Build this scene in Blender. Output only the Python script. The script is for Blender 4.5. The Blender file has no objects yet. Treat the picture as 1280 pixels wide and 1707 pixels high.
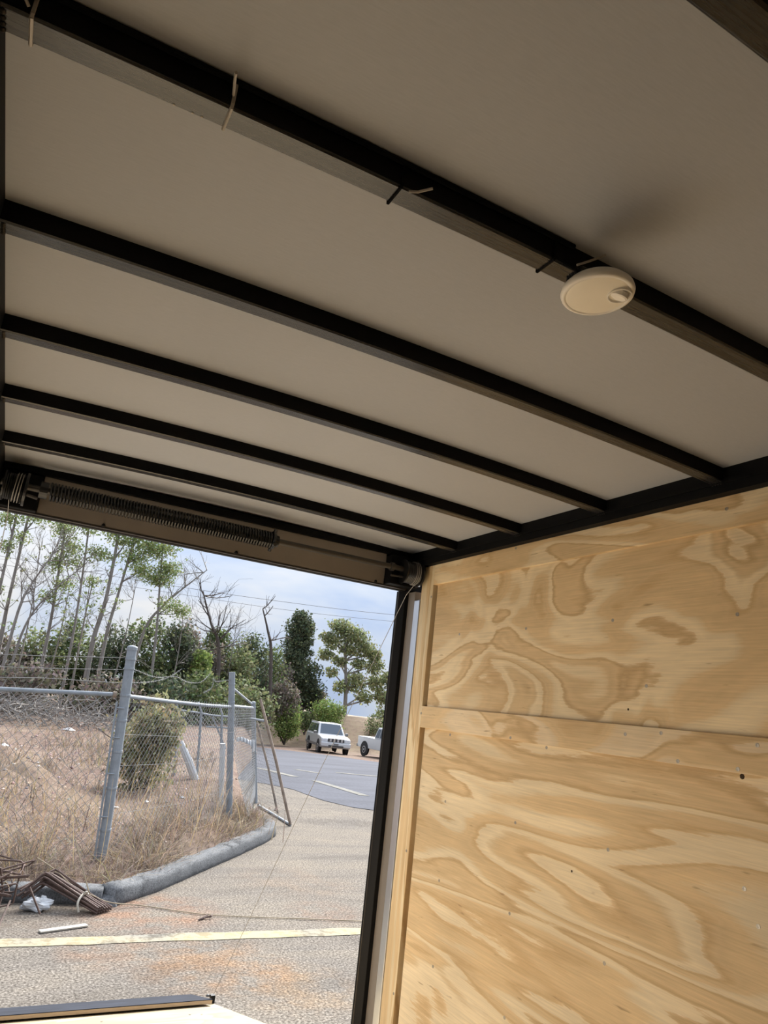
import bpy, math, random
import numpy as np
from mathutils import Vector, Matrix

scene = bpy.context.scene
COL = scene.collection
rng = np.random.default_rng(7)
random.seed(7)

# ------------------------------------------------------------------ camera
# 24 mm-equivalent phone camera held 18 cm from the left wall of the trailer, tilted up and rolled
F_PX = 1158.96
yaw, pit, rol = math.radians(26.408), math.radians(15.866), math.radians(6.618)
fw = Vector((math.sin(yaw) * math.cos(pit), math.cos(yaw) * math.cos(pit), math.sin(pit)))
rt = Vector((math.cos(yaw), -math.sin(yaw), 0))
up = rt.cross(fw)
r2 = math.cos(rol) * rt + math.sin(rol) * up
u2 = -math.sin(rol) * rt + math.cos(rol) * up
cd = bpy.data.cameras.new('camera')
cam = bpy.data.objects.new('camera', cd)
COL.objects.link(cam)
M = Matrix.Identity(4)
for i in range(3):
    M[i][0], M[i][1], M[i][2] = r2[i], u2[i], -fw[i]
M[0][3], M[1][3], M[2][3] = 0.0, 0.0, 1.95
cam.matrix_world = M
cd.sensor_fit = 'HORIZONTAL'
cd.sensor_width = 36.0
cd.lens = 36.0 * F_PX / 1280.0
cd.clip_start = 0.02
cd.clip_end = 500
scene.camera = cam

# ------------------------------------------------------------------ sky, sun, exposure
SKY = 0.315
SUN = 6.4
EXPOSURE = 1.24
scene.view_settings.view_transform = 'Standard'
scene.view_settings.look = 'None'
scene.view_settings.gamma = 1.0
scene.view_settings.use_curve_mapping = False
scene.view_settings.exposure = EXPOSURE


class NT:
    """small helper to wire shader nodes"""
    def __init__(self, tree):
        self.t = tree

    def n(self, kind, props=None, **inp):
        nd = self.t.nodes.new(kind)
        for k, v in (props or {}).items():
            setattr(nd, k, v)
        for k, v in inp.items():
            key = int(k[1:]) if k[0] == '_' and k[1:].isdigit() else k.replace('_', ' ')
            self.set(nd.inputs[key], v)
        return nd

    def set(self, sock, v):
        if isinstance(v, bpy.types.NodeSocket):
            self.t.links.new(v, sock)
        elif isinstance(v, (tuple, list)) and len(v) == 3 and sock.type == 'RGBA':
            sock.default_value = (*v, 1)
        else:
            sock.default_value = v

    def math(self, op, a, b=0.0, clamp=False):
        nd = self.t.nodes.new('ShaderNodeMath')
        nd.operation = op
        nd.use_clamp = clamp
        self.set(nd.inputs[0], a)
        self.set(nd.inputs[1], b)
        return nd.outputs[0]

    def mix(self, fac, a, b, blend='MIX'):
        nd = self.t.nodes.new('ShaderNodeMix')
        nd.data_type = 'RGBA'
        nd.blend_type = blend
        self.set(nd.inputs[0], fac)
        self.set(nd.inputs[6], a)
        self.set(nd.inputs[7], b)
        return nd.outputs[2]

    def ramp(self, fac, stops, interp='LINEAR'):
        nd = self.t.nodes.new('ShaderNodeValToRGB')
        self.set(nd.inputs[0], fac)
        cr = nd.color_ramp
        cr.interpolation = interp
        while len(cr.elements) < len(stops):
            cr.elements.new(0.5)
        for e, (p, c) in zip(cr.elements, stops):
            e.position = p
            e.color = (*c, 1) if isinstance(c, (tuple, list)) else (c, c, c, 1)
        return nd.outputs[0]

    def noise(self, vec, scale, detail=3, rough=0.5, dist=0.0):
        nd = self.n('ShaderNodeTexNoise', None, Scale=scale, Detail=detail, Roughness=rough, Distortion=dist)
        self.t.links.new(vec, nd.inputs['Vector'])
        return nd.outputs[0]

    def mapping(self, vec, loc=(0, 0, 0), scale=(1, 1, 1), rot=(0, 0, 0)):
        nd = self.n('ShaderNodeMapping')
        self.t.links.new(vec, nd.inputs[0])
        nd.inputs[1].default_value = loc
        nd.inputs[2].default_value = rot
        nd.inputs[3].default_value = scale
        return nd.outputs[0]


world = bpy.data.worlds.new('overcast_sky')
scene.world = world
world.use_nodes = True
wt = NT(world.node_tree)
world.node_tree.nodes.clear()
tc = wt.n('ShaderNodeTexCoord').outputs['Generated']
cl = wt.noise(wt.mapping(tc, loc=(1.3, 0.2, 0.4), scale=(1, 1, 2.2)), 2.6, 5, 0.55, 0.4)
cloud = wt.ramp(cl, [(0.40, (0.60, 0.73, 0.98)), (0.50, (0.76, 0.85, 1.0)), (0.62, (0.97, 0.98, 1.0))])
sep = wt.n('ShaderNodeSeparateXYZ')
wt.set(sep.inputs[0], tc)
el = wt.math('MAXIMUM', sep.outputs[2], 0.0)
grad = wt.math('ADD', wt.math('MULTIPLY', el, 2.0), 1.0)      # CIE overcast: zenith three times the horizon
bg = wt.n('ShaderNodeBackground', None, Strength=wt.math('MULTIPLY', grad, SKY))
wt.set(bg.inputs[0], cloud)
wo = wt.n('ShaderNodeOutputWorld')
wt.t.links.new(bg.outputs[0], wo.inputs[0])

sd = bpy.data.lights.new('hazy_sun', 'SUN')
sd.energy = SUN
sd.angle = math.radians(36)
sd.color = (1.0, 0.97, 0.93)
sun = bpy.data.objects.new('hazy_sun', sd)
COL.objects.link(sun)
sun.rotation_euler = Vector((-0.50, -0.66, -0.66)).to_track_quat('-Z', 'Y').to_euler()


# ------------------------------------------------------------------ materials
def new_mat(name):
    m = bpy.data.materials.new(name)
    m.use_nodes = True
    m.node_tree.nodes.clear()
    t = NT(m.node_tree)
    p = t.n('ShaderNodeBsdfPrincipled')
    o = t.n('ShaderNodeOutputMaterial')
    m.node_tree.links.new(p.outputs[0], o.inputs[0])
    return m, t, p


def bump(t, p, height, strength=0.3, dist=0.002):
    b = t.n('ShaderNodeBump', None, Strength=strength, Distance=dist)
    t.set(b.inputs['Height'], height)
    t.set(p.inputs['Normal'], b.outputs[0])


def plain(name, col, rough=0.6, metal=0.0, var=0.12, scale=8.0, bmp=0.0, spec=0.5, stretch=(1, 1, 1)):
    m, t, p = new_mat(name)
    tcn = t.n('ShaderNodeTexCoord').outputs['Object']
    v = t.mapping(tcn, scale=stretch)
    nz = t.noise(v, scale, 4, 0.6)
    f = t.ramp(nz, [(0.3, 1 - var), (0.7, 1 + var)])
    t.set(p.inputs['Base Color'], t.mix(1.0, col, f, 'MULTIPLY'))
    p.inputs['Roughness'].default_value = rough
    p.inputs['Metallic'].default_value = metal
    p.inputs['Specular IOR Level'].default_value = spec
    if bmp:
        bump(t, p, nz, bmp)
    return m


def plywood(name, seed, light=(0.84, 0.70, 0.465), mid=(0.71, 0.525, 0.295), dark=(0.57, 0.39, 0.195),
            sy=0.55, sz=1.9, bands=9.0, axis='Y', warp=0.5):
    m, t, p = new_mat(name)
    tcn = t.n('ShaderNodeTexCoord').outputs['Object']
    if axis == 'Z':                                  # grain runs upward
        tcn = t.mapping(tcn, rot=(math.pi / 2, 0, 0))
    if axis == 'X':
        tcn = t.mapping(tcn, rot=(0, 0, math.pi / 2))
    v = t.mapping(tcn, loc=(seed * 3.1, seed * 1.7, seed * 0.9), scale=(1, sy, sz))
    h = t.noise(v, 1.9, 2.4, 0.45, warp)
    wob = t.noise(t.mapping(tcn, scale=(1, 2.6, 30)), 3.0, 4, 0.65)
    h = t.math('ADD', h, t.math('MULTIPLY', wob, 0.05))
    ring = t.math('FRACT', t.math('MULTIPLY', h, bands))
    base = t.ramp(ring, [(0.0, light), (0.30, light), (0.46, mid), (0.74, mid), (0.90, dark), (0.97, mid), (1.0, light)])
    ring2 = t.math('FRACT', t.math('MULTIPLY', h, bands * 2.7))
    sub = t.ramp(ring2, [(0.0, 0.95), (0.5, 1.04), (0.9, 0.92), (1.0, 0.95)])
    big = t.noise(t.mapping(tcn, loc=(seed, 0, 2), scale=(1, 0.8, 2.2)), 1.4, 2, 0.5)
    soft = t.ramp(big, [(0.35, (1.10, 1.06, 1.0)), (0.65, (0.88, 0.85, 0.80))])
    fine = t.noise(t.mapping(tcn, scale=(1, 4, 190)), 1.0, 3, 0.65)
    grain = t.ramp(fine, [(0.3, 0.88), (0.7, 1.08)])
    c = t.mix(0.85, (0.735, 0.585, 0.375), base)
    c = t.mix(1.0, c, soft, 'MULTIPLY')
    c = t.mix(0.7, c, sub, 'MULTIPLY')
    c = t.mix(1.0, c, grain, 'MULTIPLY')
    fleck = t.noise(t.mapping(tcn, loc=(seed, 2, 1), scale=(1, 9, 70)), 1.0, 2, 0.5)
    c = t.mix(t.ramp(fleck, [(0.70, 0.0), (0.78, 0.55)]), c, (0.22, 0.12, 0.05))
    t.set(p.inputs['Base Color'], c)
    p.inputs['Roughness'].default_value = 0.62
    p.inputs['Specular IOR Level'].default_value = 0.3
    bump(t, p, fine, 0.12, 0.001)
    return m


def attr_mat(name, rough=0.8, transl=0.0):
    m, t, p = new_mat(name)
    a = t.n('ShaderNodeVertexColor', {'layer_name': 'Col'})
    t.set(p.inputs['Base Color'], a.outputs[0])
    p.inputs['Roughness'].default_value = rough
    p.inputs['Specular IOR Level'].default_value = 0.2
    if transl:
        tr = t.n('ShaderNodeBsdfTranslucent')
        t.set(tr.inputs[0], a.outputs[0])
        mx = t.n('ShaderNodeMixShader')
        mx.inputs[0].default_value = transl
        t.t.links.new(p.outputs[0], mx.inputs[1])
        t.t.links.new(tr.outputs[0], mx.inputs[2])
        out = [n for n in t.t.nodes if n.type == 'OUTPUT_MATERIAL'][0]
        t.t.links.new(mx.outputs[0], out.inputs[0])
    return m


MT = {}
MT['ply_up'] = plywood('plywood_upper', 1.0, bands=6.5, sy=0.85, sz=1.6, warp=0.9)
MT['ply_low'] = plywood('plywood_lower', 4.3, light=(0.83, 0.70, 0.48), sy=0.33, sz=2.4, bands=6.5, warp=0.6)
MT['ply_strip'] = plywood('plywood_strip', 2.2, sy=0.7, sz=2.6, bands=7.0)
MT['ply_batten'] = plywood('plywood_batten', 6.6, light=(0.78, 0.64, 0.44), sy=0.9, sz=2.4, bands=6.0)
MT['ply_post'] = plywood('pine_post', 9.1, sy=0.30, sz=7.0, bands=6.0, axis='Z', light=(0.80, 0.67, 0.44))
MT['ply_floor'] = plywood('plywood_floor', 3.3, light=(0.72, 0.60, 0.43), mid=(0.64, 0.51, 0.34), dark=(0.54, 0.41, 0.25), axis='X')
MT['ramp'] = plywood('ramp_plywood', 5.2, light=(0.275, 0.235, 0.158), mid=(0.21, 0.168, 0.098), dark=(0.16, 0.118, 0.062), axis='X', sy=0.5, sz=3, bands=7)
MT['bounce_liner'] = plain('white_bounce_liner', (0.78, 0.78, 0.77), 0.5, var=0.03)  # made-up lining, white to bounce light onto the plywood
MT['edge'] = plain('plywood_edge', (0.46, 0.33, 0.20), 0.7, var=0.2, scale=14, stretch=(1, 1, 30))
MT['stud'] = plain('raw_backing', (0.16, 0.085, 0.03), 0.8, var=0.25)

m, t, p = new_mat('roof_sheet')                      # thin beige underside of the roof skin
tcn = t.n('ShaderNodeTexCoord').outputs['Object']
fib = t.noise(t.mapping(tcn, scale=(6, 60, 1)), 6.0, 3, 0.6)
blo = t.noise(tcn, 1.2, 2, 0.5)
c = t.mix(1.0, (0.40, 0.41, 0.43), t.ramp(fib, [(0.3, 0.96), (0.7, 1.04)]), 'MULTIPLY')
c = t.mix(1.0, c, t.ramp(blo, [(0.35, 0.95), (0.65, 1.05)]), 'MULTIPLY')
t.set(p.inputs['Base Color'], c)
p.inputs['Roughness'].default_value = 0.55
p.inputs['Specular IOR Level'].default_value = 0.4
MT['roof'] = m

m, t, p = new_mat('black_paint_steel')
tcn = t.n('ShaderNodeTexCoord').outputs['Object']
st = t.noise(t.mapping(tcn, scale=(2.5, 90, 90)), 2.0, 4, 0.65)
t.set(p.inputs['Base Color'], t.ramp(st, [(0.35, (0.003, 0.003, 0.0035)), (0.75, (0.009, 0.0086, 0.0082))]))
t.set(p.inputs['Roughness'], t.ramp(st, [(0.3, 0.20), (0.7, 0.34)]))
p.inputs['Specular IOR Level'].default_value = 0.45
bump(t, p, st, 0.02, 0.001)
MT['black'] = m
m, t, p = new_mat('black_matt_steel')
tcn = t.n('ShaderNodeTexCoord').outputs['Object']
st = t.noise(tcn, 30.0, 3, 0.6)
t.set(p.inputs['Base Color'], t.ramp(st, [(0.3, (0.0025, 0.0025, 0.0028)), (0.7, (0.005, 0.005, 0.005))]))
p.inputs['Roughness'].default_value = 0.6
p.inputs['Specular IOR Level'].default_value = 0.12
MT['matt'] = m
m, t, p = new_mat('reflected_light_underside')            # roof bow undersides: lighter, glossier copy of the black, imitating reflected daylight
tcn = t.n('ShaderNodeTexCoord').outputs['Object']
st = t.noise(t.mapping(tcn, scale=(2.0, 110, 30)), 2.0, 4, 0.65)
t.set(p.inputs['Base Color'], t.ramp(st, [(0.38, (0.008, 0.008, 0.008)), (0.70, (0.026, 0.0245, 0.023))]))
t.set(p.inputs['Roughness'], t.ramp(st, [(0.3, 0.22), (0.7, 0.34)]))
p.inputs['Specular IOR Level'].default_value = 0.62
MT['gloss'] = m
MT['seal'] = plain('black_rubber_seal', (0.005, 0.005, 0.0055), 0.5, var=0.1, spec=0.2, stretch=(40, 40, 2))
MT['hdr'] = plain('tan_aluminium', (0.215, 0.183, 0.148), 0.45, metal=0.0, var=0.05)
MT['galv_edge'] = plain('bright_aluminium', (0.62, 0.63, 0.64), 0.28, metal=0.9, var=0.06, stretch=(30, 30, 2))
MT['spring'] = plain('oiled_spring_steel', (0.006, 0.006, 0.006), 0.30, metal=0.0, spec=0.5)
MT['steel'] = plain('grey_steel', (0.075, 0.068, 0.06), 0.40, metal=0.7)
MT['cable'] = plain('wire_rope', (0.36, 0.34, 0.31), 0.5, metal=0.5)
MT['plastic'] = plain('ivory_plastic', (0.90, 0.85, 0.76), 0.45, var=0.03)
MT['lens'] = plain('ivory_lens', (0.90, 0.83, 0.69), 0.35, var=0.03)
MT['conn'] = plain('grey_blue_connector', (0.30, 0.34, 0.42), 0.5)
MT['wirew'] = plain('white_wire', (0.62, 0.58, 0.52), 0.5)
MT['tie'] = plain('clear_tie', (0.40, 0.36, 0.31), 0.4)
MT['tiedark'] = plain('black_tie', (0.006, 0.006, 0.006), 0.8, spec=0.1)
MT['screw'] = plain('screw_head', (0.42, 0.37, 0.30), 0.4, metal=0.6)
MT['hole'] = plain('dark_hole', (0.05, 0.028, 0.012), 0.9)
MT['flap'] = plain('black_ramp_coating', (0.016, 0.019, 0.028), 0.9, spec=0.15, var=0.35, scale=5, bmp=0.3, stretch=(1, 4, 1))

m, t, p = new_mat('aggregate_concrete')
pos = t.n('ShaderNodeNewGeometry').outputs['Position']
sp = t.noise(pos, 55.0, 3, 0.7)
sp2 = t.n('ShaderNodeTexVoronoi', None, Scale=70.0)
t.t.links.new(pos, sp2.inputs['Vector'])
big = t.noise(pos, 0.7, 4, 0.6, 0.5)
c = t.ramp(sp, [(0.30, (0.034, 0.029, 0.025)), (0.48, (0.122, 0.110, 0.097)), (0.72, (0.285, 0.263, 0.234))])
c = t.mix(0.35, c, t.mix(1.0, c, t.ramp(t.n('ShaderNodeSeparateColor', None, Color=sp2.outputs['Color']).outputs[0], [(0.0, 0.55), (1.0, 1.4)]), 'MULTIPLY'))
c = t.mix(1.0, c, t.ramp(big, [(0.32, (0.90, 0.91, 0.93)), (0.66, (1.07, 1.06, 1.03))]), 'MULTIPLY')
stn = t.noise(pos, 3.2, 4, 0.65)
for (sx, sy_, r, col, amt) in ((1.62, 7.02, 0.75, (0.40, 0.19, 0.10), 0.85), (1.85, 5.72, 0.70, (0.42, 0.235, 0.10), 0.9),
                               (1.15, 6.05, 0.42, (0.40, 0.22, 0.12), 0.7), (2.35, 5.2, 0.55, (0.44, 0.29, 0.14), 0.7),
                               (3.3, 6.9, 0.45, (0.38, 0.20, 0.12), 0.55), (0.75, 6.9, 0.55, (0.19, 0.13, 0.10), 0.6),
                               (3.4, 8.0, 0.8, (0.38, 0.27, 0.19), 0.4), (1.5, 5.6, 0.25, (0.09, 0.09, 0.10), 0.5)):
    d = t.n('ShaderNodeVectorMath', {'operation': 'DISTANCE'})
    t.set(d.inputs[0], pos)
    d.inputs[1].default_value = (sx, sy_, 0)
    k = t.math('SUBTRACT', 1.0, t.math('DIVIDE', d.outputs['Value'], r), True)
    k = t.math('MULTIPLY', t.math('MULTIPLY', k, 2.2, True), t.ramp(stn, [(0.38, 0.0), (0.62, 1.0)]))
    k = t.math('MULTIPLY', k, amt)
    c = t.mix(k, c, t.mix(1.0, c, tuple(0.55 + 0.45 * x / 0.27 for x in col), 'MULTIPLY'))
bnd = t.noise(t.mapping(pos, loc=(3, 1, 0), scale=(0.35, 1.5, 1)), 1.3, 5, 0.65, 0.6)
c = t.mix(1.0, c, t.ramp(bnd, [(0.34, (0.80, 0.78, 0.76)), (0.48, (0.97, 0.95, 0.93)), (0.64, (1.08, 1.04, 0.98))]), 'MULTIPLY')
crk = t.noise(t.mapping(pos, scale=(1, 3.2, 1)), 1.1, 6, 0.7)
c = t.mix(t.ramp(crk, [(0.485, 0.0), (0.5, 0.35), (0.515, 0.0)]), c, (0.10, 0.09, 0.08))
t.set(p.inputs['Base Color'], c)
p.inputs['Roughness'].default_value = 1.0
p.inputs['Specular IOR Level'].default_value = 0.04
bump(t, p, sp, 0.5, 0.004)
MT['conc'] = m

m, t, p = new_mat('worn_asphalt')
pos = t.n('ShaderNodeNewGeometry').outputs['Position']
a = t.noise(pos, 14.0, 4, 0.7)
b = t.noise(t.mapping(pos, scale=(0.35, 1.2, 1)), 0.6, 3, 0.55)
c = t.ramp(a, [(0.3, (0.050, 0.053, 0.065)), (0.7, (0.078, 0.082, 0.10))])
c = t.mix(1.0, c, t.ramp(b, [(0.35, 0.82), (0.65, 1.12)]), 'MULTIPLY')
t.set(p.inputs['Base Color'], c)
p.inputs['Roughness'].default_value = 0.75
p.inputs['Specular IOR Level'].default_value = 0.08
p.inputs['Roughness'].default_value = 0.95
MT['asph'] = m

m, t, p = new_mat('road_paint')
pos = t.n('ShaderNodeNewGeometry').outputs['Position']
a = t.noise(pos, 9.0, 5, 0.75)
b = t.noise(t.mapping(pos, scale=(1, 1, 1)), 1.1, 2, 0.5)
c = t.ramp(a, [(0.42, (0.11, 0.10, 0.085)), (0.52, (0.215, 0.204, 0.174))])
c = t.mix(t.ramp(b, [(0.40, 0.0), (0.55, 0.55)]), c, (0.40, 0.33, 0.18))
t.set(p.inputs['Base Color'], c)
p.inputs['Roughness'].default_value = 1.0
p.inputs['Specular IOR Level'].default_value = 0.04
MT['paint'] = m
MT['paintw'] = plain('white_road_paint', (0.155, 0.15, 0.135), 0.95, spec=0.05, var=0.3)

m, t, p = new_mat('kerb_concrete')
pos = t.n('ShaderNodeNewGeometry').outputs['Position']
a = t.noise(pos, 70.0, 4, 0.75)
b = t.noise(pos, 5.0, 4, 0.7)
c = t.ramp(a, [(0.3, (0.055, 0.057, 0.06)), (0.7, (0.205, 0.21, 0.215))])
c = t.mix(1.0, c, t.ramp(b, [(0.30, 0.45), (0.42, 0.95), (0.7, 1.1)]), 'MULTIPLY')
t.set(p.inputs['Base Color'], c)
p.inputs['Roughness'].default_value = 1.0
p.inputs['Specular IOR Level'].default_value = 0.05
bump(t, p, a, 0.6, 0.006)
MT['kerb'] = m

m, t, p = new_mat('dry_soil')
pos = t.n('ShaderNodeNewGeometry').outputs['Position']
a = t.noise(pos, 6.0, 7, 0.82)
b = t.noise(pos, 0.5, 3, 0.6)
c = t.ramp(a, [(0.28, (0.040, 0.028, 0.024)), (0.5, (0.135, 0.096, 0.080)), (0.70, (0.255, 0.195, 0.163))])
c = t.mix(t.ramp(b, [(0.42, 0.0), (0.6, 0.7)]), c, t.mix(1.0, (0.19, 0.148, 0.112), t.ramp(a, [(0.3, 0.7), (0.7, 1.2)]), 'MULTIPLY'))
t.set(p.inputs['Base Color'], c)
p.inputs['Roughness'].default_value = 1.0
p.inputs['Specular IOR Level'].default_value = 0.03
bump(t, p, a, 0.8, 0.03)
MT['soil'] = m

m, t, p = new_mat('dry_bank')
pos = t.n('ShaderNodeNewGeometry').outputs['Position']
a = t.noise(pos, 2.5, 5, 0.75)
c = t.ramp(a, [(0.3, (0.11, 0.075, 0.05)), (0.52, (0.21, 0.145, 0.09)), (0.72, (0.15, 0.14, 0.075))])
t.set(p.inputs['Base Color'], c)
p.inputs['Roughness'].default_value = 0.95
MT['bank'] = m
MT['galv'] = plain('galvanised_pipe', (0.235, 0.26, 0.285), 0.65, metal=0.1, spec=0.2, var=0.15, scale=12)
MT['link'] = plain('galvanised_wire', (0.29, 0.30, 0.305), 0.65, metal=0.1, spec=0.2, var=0.2)
MT['barb'] = plain('weathered_barbed_wire', (0.22, 0.22, 0.215), 0.7, metal=0.1, spec=0.15, var=0.2)
MT['rustp'] = plain('rusty_pipe', (0.22, 0.17, 0.13), 0.7, metal=0.2, var=0.5, scale=6)
MT['rust'] = plain('rusty_rebar', (0.085, 0.050, 0.038), 0.75, var=0.45, scale=20, bmp=0.4)
MT['bag'] = plain('white_plastic_bag', (0.46, 0.47, 0.48), 0.45, var=0.08)
MT['rope'] = plain('straw_rope', (0.25, 0.20, 0.13), 0.85, var=0.2)
MT['palew'] = plain('pale_wood_scrap', (0.42, 0.385, 0.32), 0.8, var=0.12)
MT['leaf'] = attr_mat('leaf_colours', 0.75, 0.25)
MT['grass'] = attr_mat('dry_grass_colours', 0.85, 0.2)
MT['stone'] = attr_mat('rubble_colours', 0.9)
MT['bark'] = plain('grey_bark', (0.205, 0.185, 0.165), 0.9, var=0.3, scale=4, stretch=(3, 3, 0.5))
MT['barkd'] = plain('dark_bark', (0.085, 0.068, 0.058), 0.9, var=0.3, scale=4)
MT['carw'] = plain('white_car_paint', (0.50, 0.51, 0.52), 0.25, var=0.02)
MT['glass'] = plain('dark_car_glass', (0.035, 0.045, 0.055), 0.08, var=0.05, spec=0.8)
MT['tyre'] = plain('tyre_rubber', (0.02, 0.02, 0.02), 0.85)
MT['rim'] = plain('wheel_metal', (0.45, 0.45, 0.46), 0.35, metal=0.7)
MT['grille'] = plain('dark_grille', (0.03, 0.03, 0.032), 0.5)
MT['lampg'] = plain('headlamp_glass', (0.55, 0.57, 0.60), 0.15)
MT['trimg'] = plain('grey_car_trim', (0.16, 0.155, 0.15), 0.6)


# ------------------------------------------------------------------ mesh helpers
WM = {}                                               # world matrices of parents built in world space


def meta(o, label=None, cat=None, group=None, kind=None):
    if label: o['label'] = label
    if cat: o['category'] = cat
    if group: o['group'] = group
    if kind: o['kind'] = kind
    return o


def thing(name, loc, label, cat, group=None, kind=None, rz=0.0):
    o = bpy.data.objects.new(name, None)
    o.empty_display_size = 0.05
    o.location = loc
    o.rotation_euler = (0, 0, rz)
    COL.objects.link(o)
    WM[o.name] = Matrix.Translation(Vector(loc)) @ Matrix.Rotation(rz, 4, 'Z')
    return meta(o, label, cat, group, kind)


def mesh_obj(name, V, Fc, mat, parent=None, smooth=False, local=False, colors=None, bevel=0.0, mats=None, mi=None):
    V = np.asarray(V, dtype=np.float64).reshape(-1, 3)
    lo, hi = V.min(0), V.max(0)
    c = np.array([(lo[0] + hi[0]) / 2, (lo[1] + hi[1]) / 2, lo[2]])
    me = bpy.data.meshes.new(name)
    me.from_pydata((V - c).tolist(), [], Fc if isinstance(Fc, list) else Fc.tolist())
    for mm in (mats or [mat]):
        me.materials.append(mm)
    if mi is not None:
        me.polygons.foreach_set('material_index', mi)
    if smooth:
        me.polygons.foreach_set('use_smooth', [True] * len(me.polygons))
    if colors is not None:                            # one colour per vertex
        ca = me.color_attributes.new('Col', 'FLOAT_COLOR', 'POINT')
        cc = np.ones((len(V), 4))
        cc[:, :3] = colors
        ca.data.foreach_set('color', cc.ravel())
    me.update()
    o = bpy.data.objects.new(name, me)
    o.location = c
    COL.objects.link(o)
    if parent is not None:
        o.parent = parent
        if not local:
            pw = WM.get(parent.name)
            if pw is not None:
                o.matrix_parent_inverse = pw.inverted()
    if not local:
        WM[o.name] = Matrix.Translation(Vector(c))
    if bevel:
        b = o.modifiers.new('edge_round', 'BEVEL')
        b.width = bevel
        b.segments = 2
        b.limit_method = 'ANGLE'
        b.angle_limit = math.radians(40)
    return o


class MB:
    def __init__(self):
        self.v, self.f = [], []

    def add(self, v, f):
        n = len(self.v)
        self.v.extend([tuple(map(float, q)) for q in v])
        self.f.extend([tuple(i + n for i in q) for q in f])
        return self

    def hexa(self, P8):
        return self.add(P8, [(0, 3, 2, 1), (4, 5, 6, 7), (0, 1, 5, 4), (1, 2, 6, 5), (2, 3, 7, 6), (3, 0, 4, 7)])

    def box(self, x0, x1, y0, y1, z0, z1):
        return self.hexa([(x0, y0, z0), (x1, y0, z0), (x1, y1, z0), (x0, y1, z0), (x0, y0, z1), (x1, y0, z1), (x1, y1, z1), (x0, y1, z1)])

    def tube(self, pts, r, n=8, cap=True, phase=0.0):
        pts = [Vector(q) for q in pts]
        rs = r if isinstance(r, (list, tuple)) else [r] * len(pts)
        base = len(self.v)
        prev = None
        for i, q in enumerate(pts):
            d = (pts[min(i + 1, len(pts) - 1)] - pts[max(i - 1, 0)])
            if d.length < 1e-9: d = Vector((0, 0, 1))
            d.normalize()
            if prev is None:
                a = Vector((0, 0, 1)) if abs(d.z) < 0.9 else Vector((1, 0, 0))
                u = d.cross(a).normalized()
            else:
                u = (prev - d * prev.dot(d))
                u = u.normalized() if u.length > 1e-6 else d.orthogonal().normalized()
            prev = u
            w = d.cross(u)
            for k in range(n):
                an = 2 * math.pi * k / n + phase
                self.v.append(tuple(q + (u * math.cos(an) + w * math.sin(an)) * rs[i]))
        for i in range(len(pts) - 1):
            for k in range(n):
                a, b = base + i * n + k, base + i * n + (k + 1) % n
                self.f.append((a, b, b + n, a + n))
        if cap:
            self.f.append(tuple(base + k for k in reversed(range(n))))
            e = base + (len(pts) - 1) * n
            self.f.append(tuple(e + k for k in range(n)))
        return self

    def lathe(self, prof, o, axis, n=32, close=True):
        """prof: list of (radius, height along axis)"""
        o = Vector(o)
        d = Vector(axis).normalized()
        u = d.orthogonal().normalized()
        w = d.cross(u)
        base = len(self.v)
        for (r, h) in prof:
            for k in range(n):
                an = 2 * math.pi * k / n
                self.v.append(tuple(o + d * h + (u * math.cos(an) + w * math.sin(an)) * max(r, 1e-5)))
        for i in range(len(prof) - 1):
            for k in range(n):
                a, b = base + i * n + k, base + i * n + (k + 1) % n
                self.f.append((a, b, b + n, a + n))
        if close:
            self.f.append(tuple(base + k for k in reversed(range(n))))
            e = base + (len(prof) - 1) * n
            self.f.append(tuple(e + k for k in range(n)))
        return self

    def prism(self, poly, axis, a0, a1):
        """poly: 2D points; axis 'x','y','z' is the extrusion direction"""
        n = len(poly)

        def mk(p, h):
            return {'x': (h, p[0], p[1]), 'y': (p[0], h, p[1]), 'z': (p[0], p[1], h)}[axis]
        return self.add([mk(q, a0) for q in poly] + [mk(q, a1) for q in poly],
                        [tuple(range(n))[::-1], tuple(range(n, 2 * n))] + [(i, (i + 1) % n, (i + 1) % n + n, i + n) for i in range(n)])

    def bar(self, a, b, w, h, upv=(0, 0, 1)):
        a, b = Vector(a), Vector(b)
        d = (b - a).normalized()
        s = d.cross(Vector(upv))
        s = s.normalized() if s.length > 1e-6 else d.orthogonal().normalized()
        t_ = s.cross(d)
        P8 = []
        for q in (a, b):
            for i, j in ((-1, -1), (1, -1), (1, 1), (-1, 1)):
                P8.append(q + s * (i * w / 2) + t_ * (j * h / 2))
        return self.add(P8, [(0, 1, 2, 3), (7, 6, 5, 4), (0, 4, 5, 1), (1, 5, 6, 2), (2, 6, 7, 3), (3, 7, 4, 0)])

    def build(self, name, mat, parent=None, **kw):
        return mesh_obj(name, self.v, self.f, mat, parent, **kw)


def clone(o, parent, loc):
    c = o.copy()
    COL.objects.link(c)
    c.parent = parent
    c.matrix_parent_inverse = o.matrix_parent_inverse.copy()
    c.location = loc
    return c


# ================================================================== THE TRAILER
XR, XL, YD, YF = 1.75, -0.18, 3.10, -3.40            # inner faces: right wall, left wall, door plane, front wall
ZF, ZC = 0.54, 2.735                                 # floor, ceiling at the walls
XM = (XR + XL) / 2
BOWS = [-2.83, -2.37, -1.91, -1.45, -0.99, -0.53, -0.075, 0.385, 0.84, 1.30, 1.757, 2.22, 2.68]


def crown(x):
    return 0.022 * (1 - ((x - XM) / 0.965) ** 2)


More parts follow.
